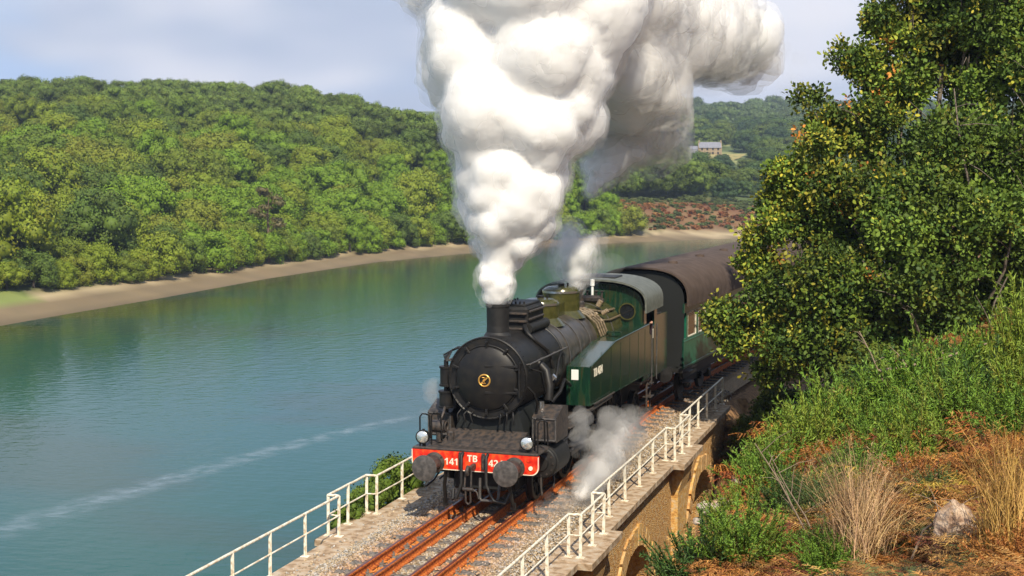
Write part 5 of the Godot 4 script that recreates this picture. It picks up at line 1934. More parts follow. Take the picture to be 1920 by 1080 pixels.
func oak_clump(e: Array, where: Array, cols: Array, T: Node3D) -> void:
		var c := oak_spot(e[0], e[1], e[2])
		var n := int(290.0 * pow(e[3], 2.0)) + 26
		var tone := rng.randf_range(0.62, 1.4)
		for i in n:
			var d := V(rng.randfn(), rng.randfn(), rng.randfn()).normalized()
			var rr: float = e[3] * OAK_SIZE * pow(rng.randf(), 0.42) * (1.0 + 0.12 * rng.randfn())
			var p := c + d * rr * V(1.1, 0.8, 1.1)
			var up := (d * 0.8 + V(rng.randfn(), rng.randfn() + 0.7, rng.randfn()) * 0.5).normalized()
			var side := up.cross(V(rng.randfn(), rng.randfn(), rng.randfn())).normalized()
			var s := rng.randf_range(0.95, 1.6)
			var bs := Basis(side, up, side.cross(up))
			var k := rng.randi() % 3
			var gb := Basis(Vector3(bs.x.x, bs.x.y, -bs.x.z), Vector3(bs.y.x, bs.y.y, -bs.y.z), -Vector3(bs.z.x, bs.z.y, -bs.z.z))
			where[k].append(Transform3D(gb.scaled(Vector3.ONE * s), G(p) - T.position))
			# leaf colour: painted shade within, painted sun plus autumn yellow at outer left, top
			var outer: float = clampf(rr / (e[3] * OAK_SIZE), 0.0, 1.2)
			var autumn_lit: float = ss(-1.0, -4.2, e[0] - 0.32 * (e[1] - 2.0)) * 0.42 + ss(-0.5, 3.2, (e[1] - 5.4) * 0.7 - e[0] * 0.55) * 0.24
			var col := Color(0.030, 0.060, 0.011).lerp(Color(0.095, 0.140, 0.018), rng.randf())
			if rng.randf() < autumn_lit * ss(0.45, 0.95, outer):
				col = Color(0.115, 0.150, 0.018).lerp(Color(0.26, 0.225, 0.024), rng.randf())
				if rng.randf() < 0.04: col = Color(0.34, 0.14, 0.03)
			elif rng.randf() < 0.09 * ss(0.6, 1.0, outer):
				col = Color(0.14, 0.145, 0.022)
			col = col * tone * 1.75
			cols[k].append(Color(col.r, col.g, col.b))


# --- plants and stones of the near bank ------------------------------------------------------------------------
func gorse_mesh(sd: int, sprigs: int, dead: float) -> ArrayMesh:
	rng.seed = sd
	var b := MB.new()
	for i in sprigs:
		var g := rng.randf() * TAU
		var e := pow(rng.randf(), 0.6)
		var out := V(cos(g) * e, 0, sin(g) * e)
		var foot := out * 0.30 + V(0, 0.02 + 0.35 * (1.0 - e) * rng.randf(), 0)
		var dir := (out * 1.05 + V(rng.randfn() * 0.22, 1.0, rng.randfn() * 0.22)).normalized()
		var l := rng.randf_range(0.38, 0.72) * (1.15 - 0.35 * e)
		var bend := V(rng.randfn(), 0.5, rng.randfn()) * 0.09
		var pts := [foot, foot + dir * l * 0.5 + bend * 0.4, foot + dir * l + bend]
		b.col = Color(0.30, 0.22, 0.13)
		b.tube(pts, 0.007, 4, 0.003)
		var old := rng.randf() < dead
		var tone := rng.randf_range(0.7, 1.25)
		for k in 62:
			var s := 0.22 + 0.78 * k / 61.0
			var p: Vector3 = pts[0].lerp(pts[1], s * 2.0) if s < 0.5 else pts[1].lerp(pts[2], s * 2.0 - 1.0)
			var side := (V(rng.randfn(), rng.randfn(), rng.randfn())).normalized()
			var nd := (side * 0.9 + dir * 0.75).normalized()
			var ln := rng.randf_range(0.04, 0.10) * (1.15 - 0.5 * s)
			var wv := nd.cross(V(rng.randfn(), rng.randfn(), rng.randfn())).normalized() * 0.0085
			var nrm := (nd.cross(wv).normalized() + side * 0.6).normalized()
			b.col = (Color(2.7, 0.80, 0.9) if old else Color(lerpf(0.8, 1.25, s), 1.0, 0.8)) * tone * rng.randf_range(0.7, 1.25) * lerpf(0.8, 1.2, s)
			b.col.a = 1.0
			b.tri(p - wv, p + wv, p + nd * ln, nrm, nrm, nrm)
	return b.mesh(true)


func fern_mesh(sd: int, fronds: int, droop: float) -> ArrayMesh:
	rng.seed = sd
	var b := MB.new()
	for i in fronds:
		var g := rng.randf() * TAU
		var out := V(cos(g), 0, sin(g))
		var l := rng.randf_range(0.35, 0.85)
		var foot := V(rng.randfn() * 0.16, 0, rng.randfn() * 0.16)
		var lift := rng.randf_range(0.2, 1.0)
		var side := V(-sin(g), 0, cos(g))
		var tone := rng.randf_range(0.5, 1.3)
		var hue := rng.randf()
		var curl := rng.randfn() * 0.25
		var last := foot
		for k in 17:
			var s := (k + 1) / 17.0
			var p := foot + out * l * s * 0.75 + V(0, lift * (s - droop * s * s) * l, 0) + side * (curl * l * s * s + rng.randfn() * 0.008)
			b.col = Color(0.75, 0.55, 0.40) * tone
			b.col.a = 1.0
			var wv := side * 0.003
			b.quad(last - wv, last + wv, p + wv, p - wv, Vector3.UP)
			if k > 1:
				for q in [-1, 1]:
					var pl := 0.125 * sin(PI * (0.12 + 0.88 * (1.0 - s))) * rng.randf_range(0.4, 1.2) + 0.012
					var tip: Vector3 = p + side * q * pl * rng.randf_range(0.5, 1.0) + out * pl * rng.randf_range(0.1, 0.8) + V(0, rng.randf_range(-0.9, 0.3) * pl, 0)
					var w2 := out * 0.009
					var nrm := V(rng.randfn() * 0.5, 1.0, rng.randfn() * 0.5).normalized()
					b.col = Color(lerpf(0.85, 1.15, hue), lerpf(0.65, 1.3, hue), 0.9) * tone * rng.randf_range(0.6, 1.3)
					b.col.a = 1.0
					b.tri(p - w2, p + w2, tip, nrm, nrm, nrm)
					var m2: Vector3 = p.lerp(tip, 0.4)
					var m3: Vector3 = p.lerp(tip, 0.75)
					b.tri(m2 - w2, m2 + w2, m2 + out * 0.038 + V(0, -0.012, 0), nrm, nrm, nrm)
					b.tri(m3 - w2, m3 + w2, m3 + out * 0.026 + V(0, -0.012, 0), nrm, nrm, nrm)
			last = p
	return b.mesh(true)


func tussock_mesh(sd: int, blades: int, tall: float, spread: float) -> ArrayMesh:
	rng.seed = sd
	var b := MB.new()
	for i in blades:
		var g := rng.randf() * TAU
		var out := V(cos(g), 0, sin(g))
		var lean := pow(rng.randf(), 0.8) * spread
		var l := tall * rng.randf_range(0.30, 1.08)
		var foot := V(rng.randfn(), 0, rng.randfn()) * 0.10
		var sway := V(rng.randfn(), rng.randfn() * 0.3, rng.randfn()) * 0.16
		if rng.randf() < 0.12: sway *= 2.6
		var side := V(-sin(g), 0, cos(g)).rotated(Vector3.UP, rng.randf_range(-0.8, 0.8))
		var k := rng.randf_range(0.55, 1.2)
		b.col = Color(k, k * rng.randf_range(0.86, 1.0), k * rng.randf_range(0.7, 1.0))
		b.col.a = 1.0
		var last := foot
		var wl := 0.0042
		for s in 4:
			var f := (s + 1) / 4.0
			var p := foot + V(0, l * f * (1.0 - 0.20 * lean * f), 0) + out * l * lean * f * f * 0.75 + sway * l * f * f + V(rng.randfn(), 0, rng.randfn()) * 0.012
			var wn := 0.0042 * (1.0 - 0.8 * f)
			var nrm := (out + V(0, 0.5, 0)).normalized()
			b.tri(last - side * wl, last + side * wl, p + side * wn, nrm, nrm, nrm)
			b.tri(last - side * wl, p + side * wn, p - side * wn, nrm, nrm, nrm)
			last = p
			wl = wn
		if rng.randf() < 0.25:
			for s in 4:
				var d := V(rng.randfn(), 0.6, rng.randfn()).normalized() * 0.06
				b.tri(last - V(0, 0.03 * s, 0), last - V(0, 0.03 * s, 0) + d, last - V(0, 0.03 * s, 0) + d * 0.7 + side * 0.010, out, out, out)
	return b.mesh(true)


func boulder(sd: int, size: Vector3, at: Vector3, cuts := 7) -> MB:
	rng.seed = sd
	var b := MB.new()
	var planes := []
	for i in cuts:
		planes.append([V(rng.randfn(), rng.randfn(), rng.randfn()).normalized(), rng.randf_range(0.62, 0.9)])
	var fn := FastNoiseLite.new()
	fn.seed = sd
	fn.frequency = 1.6
	var pt := func(la: float, lo: float) -> Vector3:
		var d := V(sin(la) * cos(lo), cos(la), sin(la) * sin(lo))
		var r := 1.0
		for p in planes:
			var k: float = d.dot(p[0])
			if k > 0.05: r = minf(r, p[1] / k)
		return at + d * (r + 0.10 * fn.get_noise_3d(d.x, d.y, d.z)) * size
	for i in 14:
		for k in 20:
			var q := []
			for e in [[i, k], [i + 1, k], [i + 1, k + 1], [i, k + 1]]:
				q.append(pt.call(PI * e[0] / 14.0, TAU * e[1] / 20.0))
			var o: Vector3 = (q[0] + q[2]) * 0.5 - at
			if i > 0: b.flat(q[0], q[1], q[3], o)
			if i < 13: b.flat(q[1], q[2], q[3], o)
	return b


func plant(called: String, me: Mesh, m: Material, x: float, t: float, s: Vector3, label: String, category: String, group := "", lift := -0.03) -> void:
	var o := put_mesh(called, me, m)
	o.position = G(V(x, bank_height(x, t) + lift, t))
	o.rotation.y = rng.randf() * TAU
	o.scale = s
	tag(o, label, category, group)


func dyed(c: Color, back := Color(0.22, 0.26, 0.06)) -> StandardMaterial3D:
	var m := tinted(0.6, back, 0.35)
	m.albedo_color = c.linear_to_srgb()
	return m


func build_bank_plants() -> void:
	var gorse := [gorse_mesh(400, 150, 0.14), gorse_mesh(401, 130, 0.36), gorse_mesh(402, 110, 0.24)]
	var fern := [fern_mesh(410, 52, 0.75), fern_mesh(411, 44, 0.95), fern_mesh(412, 56, 0.6)]
	var bright := dyed(Color(0.150, 0.275, 0.036))
	var fresh := dyed(Color(0.215, 0.310, 0.042))
	var deep := dyed(Color(0.062, 0.130, 0.030))
	var amber := dyed(Color(0.52, 0.22, 0.045), Color(0.3, 0.2, 0.06))
	var tan := dyed(Color(0.56, 0.33, 0.11), Color(0.3, 0.2, 0.06))
	var redbrown := dyed(Color(0.42, 0.115, 0.038), Color(0.3, 0.15, 0.06))
	var yellow := dyed(Color(0.50, 0.34, 0.055), Color(0.3, 0.25, 0.06))
	rng.seed = 600
	# low litter of dead fern and grass over the whole bank
	var where := [[], []]
	var cols := [[], []]
	for i in 12000:
		var x := rng.randf_range(2.9, 14.0)
		var t := rng.randf_range(-19.0, 17.0)
		var y := bank_height(x, t)
		if y < -2.4: continue
		var s := rng.randf_range(0.34, 0.80)
		where[i % 2].append(Transform3D(Basis.from_euler(Vector3(rng.randf_range(-0.3, 0.3), rng.randf() * TAU, rng.randf_range(-0.3, 0.3))).scaled(Vector3(s, s * 0.7, s)), G(V(x, y - 0.03, t))))
		var patch := rough_ground.get_noise_2d(x * 22.0, t * 22.0)
		var c := Color(0.44, 0.185, 0.040).lerp(Color(0.50, 0.30, 0.095), ss(-0.3, 0.4, patch + 0.3 * rng.randfn()))
		if rng.randf() < 0.16: c = Color(0.24, 0.070, 0.030)
		if rng.randf() < ss(0.05, 0.5, rough_ground.get_noise_2d(x * 30.0 + 70.0, t * 30.0)) * 0.7: c = Color(0.10, 0.12, 0.03)
		c = c * rng.randf_range(0.8, 1.5)
		c.a = 1.0
		cols[i % 2].append(c)
	for k in 2:
		tag(many("fern_litter", fern[k], tinted(0.85, Color(0.22, 0.15, 0.05)), where[k], cols[k]), "dead fern litter and dry grass covering the near bank", "ground cover", "", "stuff")
	# knee-high scrub of gorse seedlings and green bracken between the bigger bushes
	var low := [[], []]
	var lowc := [[], []]
	for i in 560:
		var x := rng.randf_range(3.4, 13.0)
		var t := rng.randf_range(-15.5, 17.5)
		var y := bank_height(x, t)
		if y < -2.6: continue
		var p := rough_ground.get_noise_2d(x * 26.0 + 11.0, t * 26.0)
		if p < 0.02 and rng.randf() < 0.75: continue
		var s := rng.randf_range(0.30, 0.62)
		low[i % 2].append(Transform3D(Basis.from_euler(Vector3(0, rng.randf() * TAU, 0)).scaled(Vector3(s * 1.2, s, s * 1.2)), G(V(x, y - 0.03, t))))
		var c := Color(0.135, 0.225, 0.034).lerp(Color(0.075, 0.135, 0.030), rng.randf())
		if rng.randf() < 0.5: c = Color(0.42, 0.19, 0.045)
		if rng.randf() < 0.12: c = Color(0.30, 0.28, 0.06)
		lowc[i % 2].append(c)
	for k in 2:
		tag(many("low_scrub", gorse[k + 1], tinted(0.65, Color(0.22, 0.26, 0.06)), low[k], lowc[k]), "knee high green and brown scrub between the bushes of the near bank", "ground cover", "", "stuff")
	# gorse: x, t, width, height, which shape, tone, label
	var list := [
		[7.80, -5.1, 1.25, 1.35, 0, bright, "tall bright green gorse in the middle of the bank, left of the fanned dry grass"],
		[7.36, -5.6, 1.0, 1.0, 1, bright, "bright green gorse leaning on the tall gorse in the middle of the bank"],
		[6.95, -4.6, 1.15, 1.0, 2, fresh, "spreading pale green gorse at the bank's edge above the viaduct arch"],
		[8.75, -7.9, 0.85, 0.9, 1, bright, "small bright gorse just behind the fanned dry grass"],
		[9.20, -5.2, 1.55, 1.5, 0, bright, "widest bright green gorse, below the bare pale branch"],
		[9.78, -6.2, 1.05, 1.1, 2, deep, "dark green gorse to the right of the widest gorse"],
		[8.30, -2.5, 0.95, 1.0, 1, fresh, "pale green gorse under the oak's lowest limb"],
		[10.45, -4.6, 1.25, 1.75, 0, fresh, "tall upright pale gorse at the right edge of the bank"],
		[10.15, -3.2, 0.9, 1.3, 1, bright, "narrow green gorse behind the tall upright gorse"],
		[8.86, -9.6, 0.60, 0.65, 2, bright, "low gorse tuft among orange ferns behind the rock"],
		[7.05, -12.7, 0.95, 0.95, 1, deep, "dark gorse at the lowest left corner of the bank"],
		[6.85, -11.4, 0.80, 0.85, 0, deep, "dark gorse hanging over the gully in front of the near arch"],
		[7.45, -12.8, 0.80, 0.75, 2, bright, "bright green tuft of gorse at the foot of the picture, left of the dry grass"],
		[7.60, -10.3, 0.55, 0.60, 1, deep, "small dark gorse tuft amid brown fern, left of the fanned grass"],
		[8.40, -13.6, 0.60, 0.50, 0, bright, "low green gorse at the base of the fanned dry grass"],
		[6.85, -7.0, 0.95, 0.95, 2, deep, "dark green gorse on the bank's rim beside the arch with pale rubble"],
		[6.62, -9.0, 0.75, 0.95, 1, deep, "thin dark gorse reaching out in front of the ochre wall"],
		[6.75, -8.6, 0.8, 0.75, 0, bright, "green gorse tuft in the ferns left of the leaning dead stems"],
		[6.5, 0.8, 1.15, 0.9, 1, fresh, "yellowish gorse on the slope right of the farther arch"],
		[6.3, 5.4, 1.1, 0.9, 2, bright, "gorse under the oak at the end of the railing"],
		[4.35, 12.6, 0.9, 0.8, 0, fresh, "pale gorse beside the last posts of the near railing"],
		[8.2, 1.5, 1.3, 1.0, 1, deep, "dark gorse in the oak's shade"],
		[9.55, -1.6, 1.2, 1.0, 2, deep, "dark gorse behind the bare pale branch"],
		[7.15, -7.9, 1.0, 0.95, 0, bright, "bright gorse on the rim, left of the two leaning dead stems"],
		[7.55, -6.6, 1.1, 1.15, 1, fresh, "pale feathery gorse just in front of the tall middle gorse"],
		[8.25, -6.2, 1.05, 1.05, 2, bright, "bright gorse between the tall middle gorse and the widest gorse"],
		[7.05, -9.7, 0.8, 0.8, 1, fresh, "pale gorse tuft on the rim above the rubble"],
		[8.45, -10.2, 0.75, 0.75, 0, bright, "bright gorse peeping over the left of the fanned dry grass"],
		[9.05, -8.9, 0.95, 0.9, 2, fresh, "pale gorse just right of the fanned dry grass, farther up the bank"],
		[9.55, -7.6, 1.1, 1.0, 1, bright, "bright gorse below the dark gorse near the right edge"],
		[10.25, -9.3, 0.9, 0.85, 0, bright, "bright gorse behind the golden dry grass"],
		[9.35, -6.6, 1.0, 1.1, 2, fresh, "pale gorse at the foot of the widest gorse"],
		[10.55, -7.2, 1.0, 1.2, 1, fresh, "pale gorse at the right edge above the golden dry grass"],
		[6.05, -6.5, 1.1, 0.8, 2, bright, "gorse on the steep side of the bank, facing the wall"],
		[5.85, -3.0, 1.2, 0.8, 0, fresh, "pale gorse low on the steep side, facing the farther arch"],
		[6.15, -10.6, 1.0, 0.8, 1, deep, "dark gorse on the steep side, facing the near arch"],
		[4.1, 15.6, 1.1, 1.0, 1, fresh, "pale gorse at the very end of the near railing"],
		[5.0, 14.2, 1.3, 1.1, 0, bright, "bright gorse between the railing's end and the oak"],
		[4.9, 17.4, 1.2, 1.0, 2, deep, "dark gorse beyond the railing's end, in the oak's shade"],
		[5.6, 11.4, 1.3, 1.0, 1, bright, "bright gorse on the slope straight above the rubble"],
		[4.9, 4.2, 1.0, 0.7, 2, fresh, "pale gorse in the gully beside the pilaster"],
		[5.65, 1.6, 1.2, 0.8, 2, bright, "bright gorse on the steep side, nearest the farther arch"]]
	for e in list:
		plant("gorse_bush", gorse[e[4]], e[5], e[0], e[1], Vector3(e[2] * 1.1, e[3] * 1.22, e[2] * 1.1), e[6], "gorse bush", "gorse bushes on the near bank")
	var ferns := [
		[9.84, -8.6, 1.5, redbrown, "large rust red fern clump right of the widest gorse"],
		[10.3, -6.8, 1.6, redbrown, "reddest fern clump at the right edge of the bank"],
		[10.02, -10.6, 1.2, amber, "orange fern clump between the rock and the right-hand dry grass"],
		[9.45, -9.9, 1.1, amber, "orange fern clump above the rock"],
		[9.20, -11.4, 1.1, yellow, "yellowish fern clump left of the rock"],
		[9.62, -12.4, 0.9, yellow, "yellow fern hugging the top of the rock"],
		[9.05, -12.9, 0.9, amber, "brown fern right of the fanned dry grass"],
		[9.30, -13.8, 0.7, redbrown, "dark red fern in front of the rock"],
		[7.2, -6.6, 1.2, amber, "amber fern on the bank's rim left of the tall gorse"],
		[7.30, -8.0, 1.2, redbrown, "brown fern beneath the tall gorse, left of the fanned grass"],
		[7.90, -11.6, 1.0, amber, "amber fern at the left foot of the fanned dry grass"],
		[7.15, -10.9, 1.1, tan, "tan fern clump between two dark gorse tufts"],
		[6.95, -10.2, 0.9, amber, "orange fern spilling over the gully edge"],
		[6.4, 3.6, 1.5, tan, "tan fern on the slope under the oak"],
		[5.5, 8.0, 1.6, amber, "orange fern clump beside the farther arch"],
		[4.2, 13.2, 1.5, tan, "tan fern clump against the viaduct's end"],
		[3.6, 14.6, 1.4, amber, "amber fern at the end of the walkway"],
		[8.65, -4.6, 1.1, redbrown, "dark red fern between the tall and the widest gorse"],
		[9.10, -3.0, 1.1, redbrown, "brownish red fern behind the widest gorse"],
		[9.95, -2.4, 1.3, amber, "amber fern under the bare pale branch"],
		[7.95, -2.9, 1.1, tan, "pale tan fern behind the tall gorse"],
		[7.10, -1.8, 1.4, amber, "amber fern at the oak's left foot"],
		[8.35, -9.0, 1.0, redbrown, "brown fern behind the fanned dry grass"],
		[6.7, -2.2, 1.4, amber, "orange fern on the rim above the farther arch"],
		[8.95, -6.4, 0.9, amber, "orange fern in front of the widest gorse"],
		[3.7, 16.4, 1.2, tan, "tan fern at the last post of the near railing"],
		[5.3, 12.8, 1.5, amber, "large amber fern above the far end of the viaduct"],
		[4.4, 10.0, 1.2, tan, "tan fern on the slope beside the farther arch's crown"],
		[5.5, -1.0, 1.4, amber, "amber fern on the steep side between the two arches"],
		[5.9, -8.2, 1.2, tan, "tan fern on the steep side, facing the pilaster"],
		[5.2, 2.6, 1.3, redbrown, "rusty fern low on the steep side beside the farther arch"],
		[8.15, -4.2, 1.3, amber, "orange fern squeezed between the tall middle gorse and the oak side"],
		[8.95, -5.6, 1.2, amber, "bright orange fern against the left flank of the widest gorse"],
		[9.65, -4.6, 1.3, redbrown, "rust red fern behind the widest gorse, nearer the right edge"],
		[7.35, -4.0, 1.3, tan, "tan fern on the rim behind the tall middle gorse"],
		[7.75, -7.6, 1.1, amber, "orange fern just behind the leaning dead stems"],
		[9.35, -8.2, 1.2, amber, "orange fern up the bank from the rock, right of the fanned grass"],
		[10.1, -5.6, 1.4, redbrown, "big rusty fern below the tall upright gorse"],
		[6.6, -5.6, 1.2, amber, "orange fern tipping over the rim above the pilaster"],
		[8.6, -1.6, 1.4, tan, "tan fern in front of the oak's shadow"],
		[10.9, -6.0, 1.4, amber, "orange fern at the picture's right edge, under the tall gorse"],
		[7.25, -11.6, 1.0, tan, "tan fern between the lower left gorses"],
		[10.5, -8.9, 1.3, redbrown, "red fern behind the right-hand dry grass"]]
	for i in ferns.size():
		var e: Array = ferns[i]
		plant("fern_clump", fern[i % 3], e[3], e[0], e[1], Vector3(e[2] * 1.1, e[2] * 1.15, e[2] * 1.1), e[4], "fern", "dying ferns on the near bank")
	# tall dry grass
	var straw := dyed(Color(0.60, 0.42, 0.24), Color(0.3, 0.25, 0.15))
	var gold := dyed(Color(0.56, 0.36, 0.11), Color(0.3, 0.25, 0.1))
	plant("grass_tussock", tussock_mesh(420, 1500, 1.12, 0.62), straw, 8.66, -13.45, Vector3(1.0, 1.0, 1.0), "large fanned tussock of pale straw coloured dry grass", "grass tussock")
	plant("grass_tussock", tussock_mesh(421, 900, 1.12, 0.70), gold, 9.95, -15.0, Vector3(1.0, 1.0, 1.0), "golden dry grass tussock at the right corner, stems leaning apart", "grass tussock")
	# rock and dead wood
	var rk := put("rock", boulder(430, V(0.24, 0.40, 0.26), V(9.50, bank_height(9.5, -14.0) + 0.24, -14.0)), M.rock)
	tag(rk, "grey pink weathered rock half buried in the ferns", "rock")
	var woods := [
		["bare pale dead branch lying across the bushes under the oak", [V(8.25, 4.02, -4.4), V(8.72, 4.10, -4.3), V(9.34, 4.27, -4.1), V(9.89, 4.46, -3.9), V(10.50, 4.64, -3.6)], 0.030],
		["forked brown dead stem sticking up left of the bare branch", [V(8.55, 3.2, -4.0), V(8.35, 3.75, -4.0), V(8.15, 4.25, -4.1), V(7.95, 4.6, -4.0)], 0.020],
		["long thin dead stem leaning beside the fanned dry grass", [V(8.15, 2.95, -12.0), V(7.95, 3.45, -12.1), V(7.70, 3.95, -12.2), V(7.45, 4.32, -12.2)], 0.013],
		["second thin dead stem crossing the long leaning one", [V(8.25, 3.0, -12.2), V(8.0, 3.6, -12.3), V(7.80, 3.9, -12.3), V(7.62, 4.28, -12.4)], 0.010],
		["broken twiggy stem in front of the rock", [V(9.1, 3.6, -13.9), V(9.22, 3.95, -13.9), V(9.42, 4.15, -14.0), V(9.55, 4.2, -13.9)], 0.014]]
	for e in woods:
		var b := MB.new()
		var pts: Array = e[1]
		b.tube(pts, e[2], 6, e[2] * 0.35)
		for k in 7:
			var s := 0.25 + 0.11 * k
			var i := mini(int(s * (pts.size() - 1)), pts.size() - 2)
			var p: Vector3 = pts[i].lerp(pts[i + 1], s * (pts.size() - 1) - i)
			var d := V(rng.randfn(), absf(rng.randfn()) + 0.2, rng.randfn()).normalized() * rng.randf_range(0.15, 0.45)
			b.tube([p, p + d * 0.55 + V(0, 0.03, 0), p + d], e[2] * 0.42, 4, 0.002)
		var o := put("dead_branch", b, M.twig)
		tag(o, e[0], "branch")
	# rubble heaped in the farther arch
	for i in 46:
		var x := rng.randf_range(1.9, 3.7)
		var t := 12.3 + rng.randfn() * 0.9
		var y := maxf(-4.2, bank_height(x, t)) + rng.randf_range(0.0, 0.8) * ss(2.0, 0.0, absf(t - 12.3))
		var s := rng.randf_range(0.12, 0.30)
		var o := put("fallen_stone", boulder(700 + i, V(s, s * 0.75, s * 1.1), V(x, y, t), 8), M.rubble if i % 5 else M.rock)
		tag(o, "pale rubble stone heaped at the foot of the farther arch", "stone", "rubble stones in the farther arch")
	# leafy bushes crowding the end of the railing below the oak
	for e in [[3.55, 15.4, 0.75, 0.85, "rounded leafy bush touching the last post of the near railing"], [4.2, 17.3, 1.0, 1.0, "leafy bush behind the last railing post, under the oak"], [4.9, 15.2, 1.05, 0.9, "broad leafy bush on the bank between the railing's end and the oak"], [4.3, 13.2, 0.8, 0.7, "leafy bush on the slope below the railing's end"], [5.9, 13.6, 1.1, 1.0, "leafy bush at the oak's foot, uphill of the railing's end"], [7.4, 10.4, 1.2, 1.0, "leafy bush in front of the oak's trunk"]]:
		var m := tinted(0.6, Color(0.26, 0.30, 0.08), 0.3)
		m.albedo_color = Color(0.085 + 0.02 * e[2], 0.145, 0.022).linear_to_srgb()
		var o := put_mesh("leafy_bush", crown_mesh(470 + int(e[1]), 40, 5200, 0.07, 1.0), m)
		o.position = G(V(e[0], bank_height(e[0], e[1]) + 0.35, e[1]))
		o.scale = Vector3(e[2], e[3], e[2])
		tag(o, e[4], "bush", "leafy bushes around the railing's end")
	# greenery hanging outside the far railing
	for e in [[-3.05, 1.6, 1.0, "leafy green shrub outside the river railing, beside the buffer"], [-3.15, 3.3, 1.3, "larger leafy shrub outside the river railing, behind the left buffer"], [-3.0, 0.3, 0.7, "small leafy shrub at the start of the greenery outside the river railing"]]:
		var me := crown_mesh(450 + int(e[1]), 50, 5200, 0.06, 1.0)
		var m := tinted(0.6, Color(0.26, 0.30, 0.08), 0.3)
		m.albedo_color = lin(0.105, 0.165, 0.024)
		var o := put_mesh("shrub", me, m)
		o.position = G(V(e[0], -0.55, e[1]))
		o.scale = Vector3(0.55, 0.75, 1.0) * e[2]
		tag(o, e[3], "shrub", "shrubs outside the river railing")


# --- steam and smoke --------------------------------------------------------------------------------------------
func billows(parent: Node3D, nodes: Array, lo: Vector3, hi: Vector3, cell: float, per: int, edges: Array, tint: Color, core := 1.0, fine := 1.0, smooth_skin := false) -> void:
	var f := Field.new(lo, hi, cell)
	for i in nodes.size() - 1:
		f.capsule(nodes[i][0], nodes[i + 1][0], nodes[i][1] * 0.74, nodes[i + 1][1] * 0.74, 0.1)
	for i in nodes.size() - 1:
		var a: Vector3 = nodes[i][0]
		var e: Vector3 = nodes[i + 1][0]
		var r0: float = nodes[i][1]
		var n := per if r0 > 0.6 else 5
		for k in n:
			var q := rng.randf()
			var r := lerpf(r0, nodes[i + 1][1], q)
			var d := V(rng.randfn(), rng.randfn() * 0.4, rng.randfn()).normalized()
			var br := r * rng.randf_range(0.24, 0.50)
			var p := a.lerp(e, q) + d * (r - br * (0.42 if smooth_skin else 0.70))
			f.capsule(p, p + V(0, 0.01, 0), br, br, br * 0.22)
	var big := FastNoiseLite.new()
	big.seed = 3
	big.noise_type = FastNoiseLite.TYPE_CELLULAR
	big.cellular_return_type = FastNoiseLite.RETURN_DISTANCE
	big.fractal_type = FastNoiseLite.FRACTAL_NONE
	big.frequency = 1.3 / fine
	var small: FastNoiseLite = big.duplicate()
	small.seed = 4
	small.frequency = (2.9 if smooth_skin else 3.4) / fine
	f.roughen(big, 0.22 * fine, 0.7)
	f.roughen(small, 0.085 * fine, 0.4)
	var tiny: FastNoiseLite = small.duplicate()
	tiny.seed = 6
	tiny.frequency = 7.5 / fine
	if not smooth_skin: f.roughen(tiny, 0.045 * fine, 0.25)
	var b := MB.new()
	f.skin(b, -0.15 * fine, 0.40)
	var white := plain(tint, 1.0, 0.0, 0.0)
	white.backlight_enabled = true
	white.backlight = Color(0.9, 0.9, 0.9)
	if core > 0.5: put("billow", b, white, parent)
	for e in edges:
		# every thin layer is torn in its own way
		var v := MB.new()
		var kept := f.d.duplicate()
		var torn := FastNoiseLite.new()
		torn.seed = int(e[1] * 1000.0)
		torn.frequency = 1.15 / fine
		torn.fractal_octaves = 3
		f.roughen(torn, 0.34 * fine if smooth_skin else 0.16 * fine, 0.9)
		f.skin(v, e[0], 0.85)
		f.d = kept
		var m := plain(Color(tint.r, tint.g, tint.b, e[1]), 1.0, 0.0, 0.0)
		m.transparency = BaseMaterial3D.TRANSPARENCY_ALPHA
		put("thin_edge", v, m, parent)


func puff(parent: Node3D, at: Vector3, size: Vector3, density: float, tone: Color) -> void:
	var fv := FogVolume.new()
	fv.shape = RenderingServer.FOG_VOLUME_SHAPE_ELLIPSOID
	fv.size = size * 2.0
	fv.position = G(at)
	fv.rotation = Vector3(rng.randf() * TAU, rng.randf() * TAU, rng.randf() * TAU)
	var fm := FogMaterial.new()
	fm.density = density
	fm.albedo = tone
	fv.material = fm
	fv.name = "puff"
	parent.add_child(fv, true)


func cloud(parent: Node3D, at: Vector3, r: float, n: int, density: float, tone := Color(0.99, 0.985, 0.975)) -> void:
	for i in n:
		var d := V(rng.randfn(), rng.randfn(), rng.randfn()).normalized() * pow(rng.randf(), 0.45)
		var s := r * rng.randf_range(0.28, 0.55)
		puff(parent, at + d * r * 0.75, V(s * rng.randf_range(0.7, 1.3), s * rng.randf_range(0.7, 1.1), s * rng.randf_range(0.7, 1.3)), density * rng.randf_range(0.6, 1.4), tone)


func steam(called: String, label: String, category: String) -> Node3D:
	var o := Node3D.new()
	o.name = numbered(called)
	add_child(o)
	tag(o, label, category, "", "stuff")
	return o


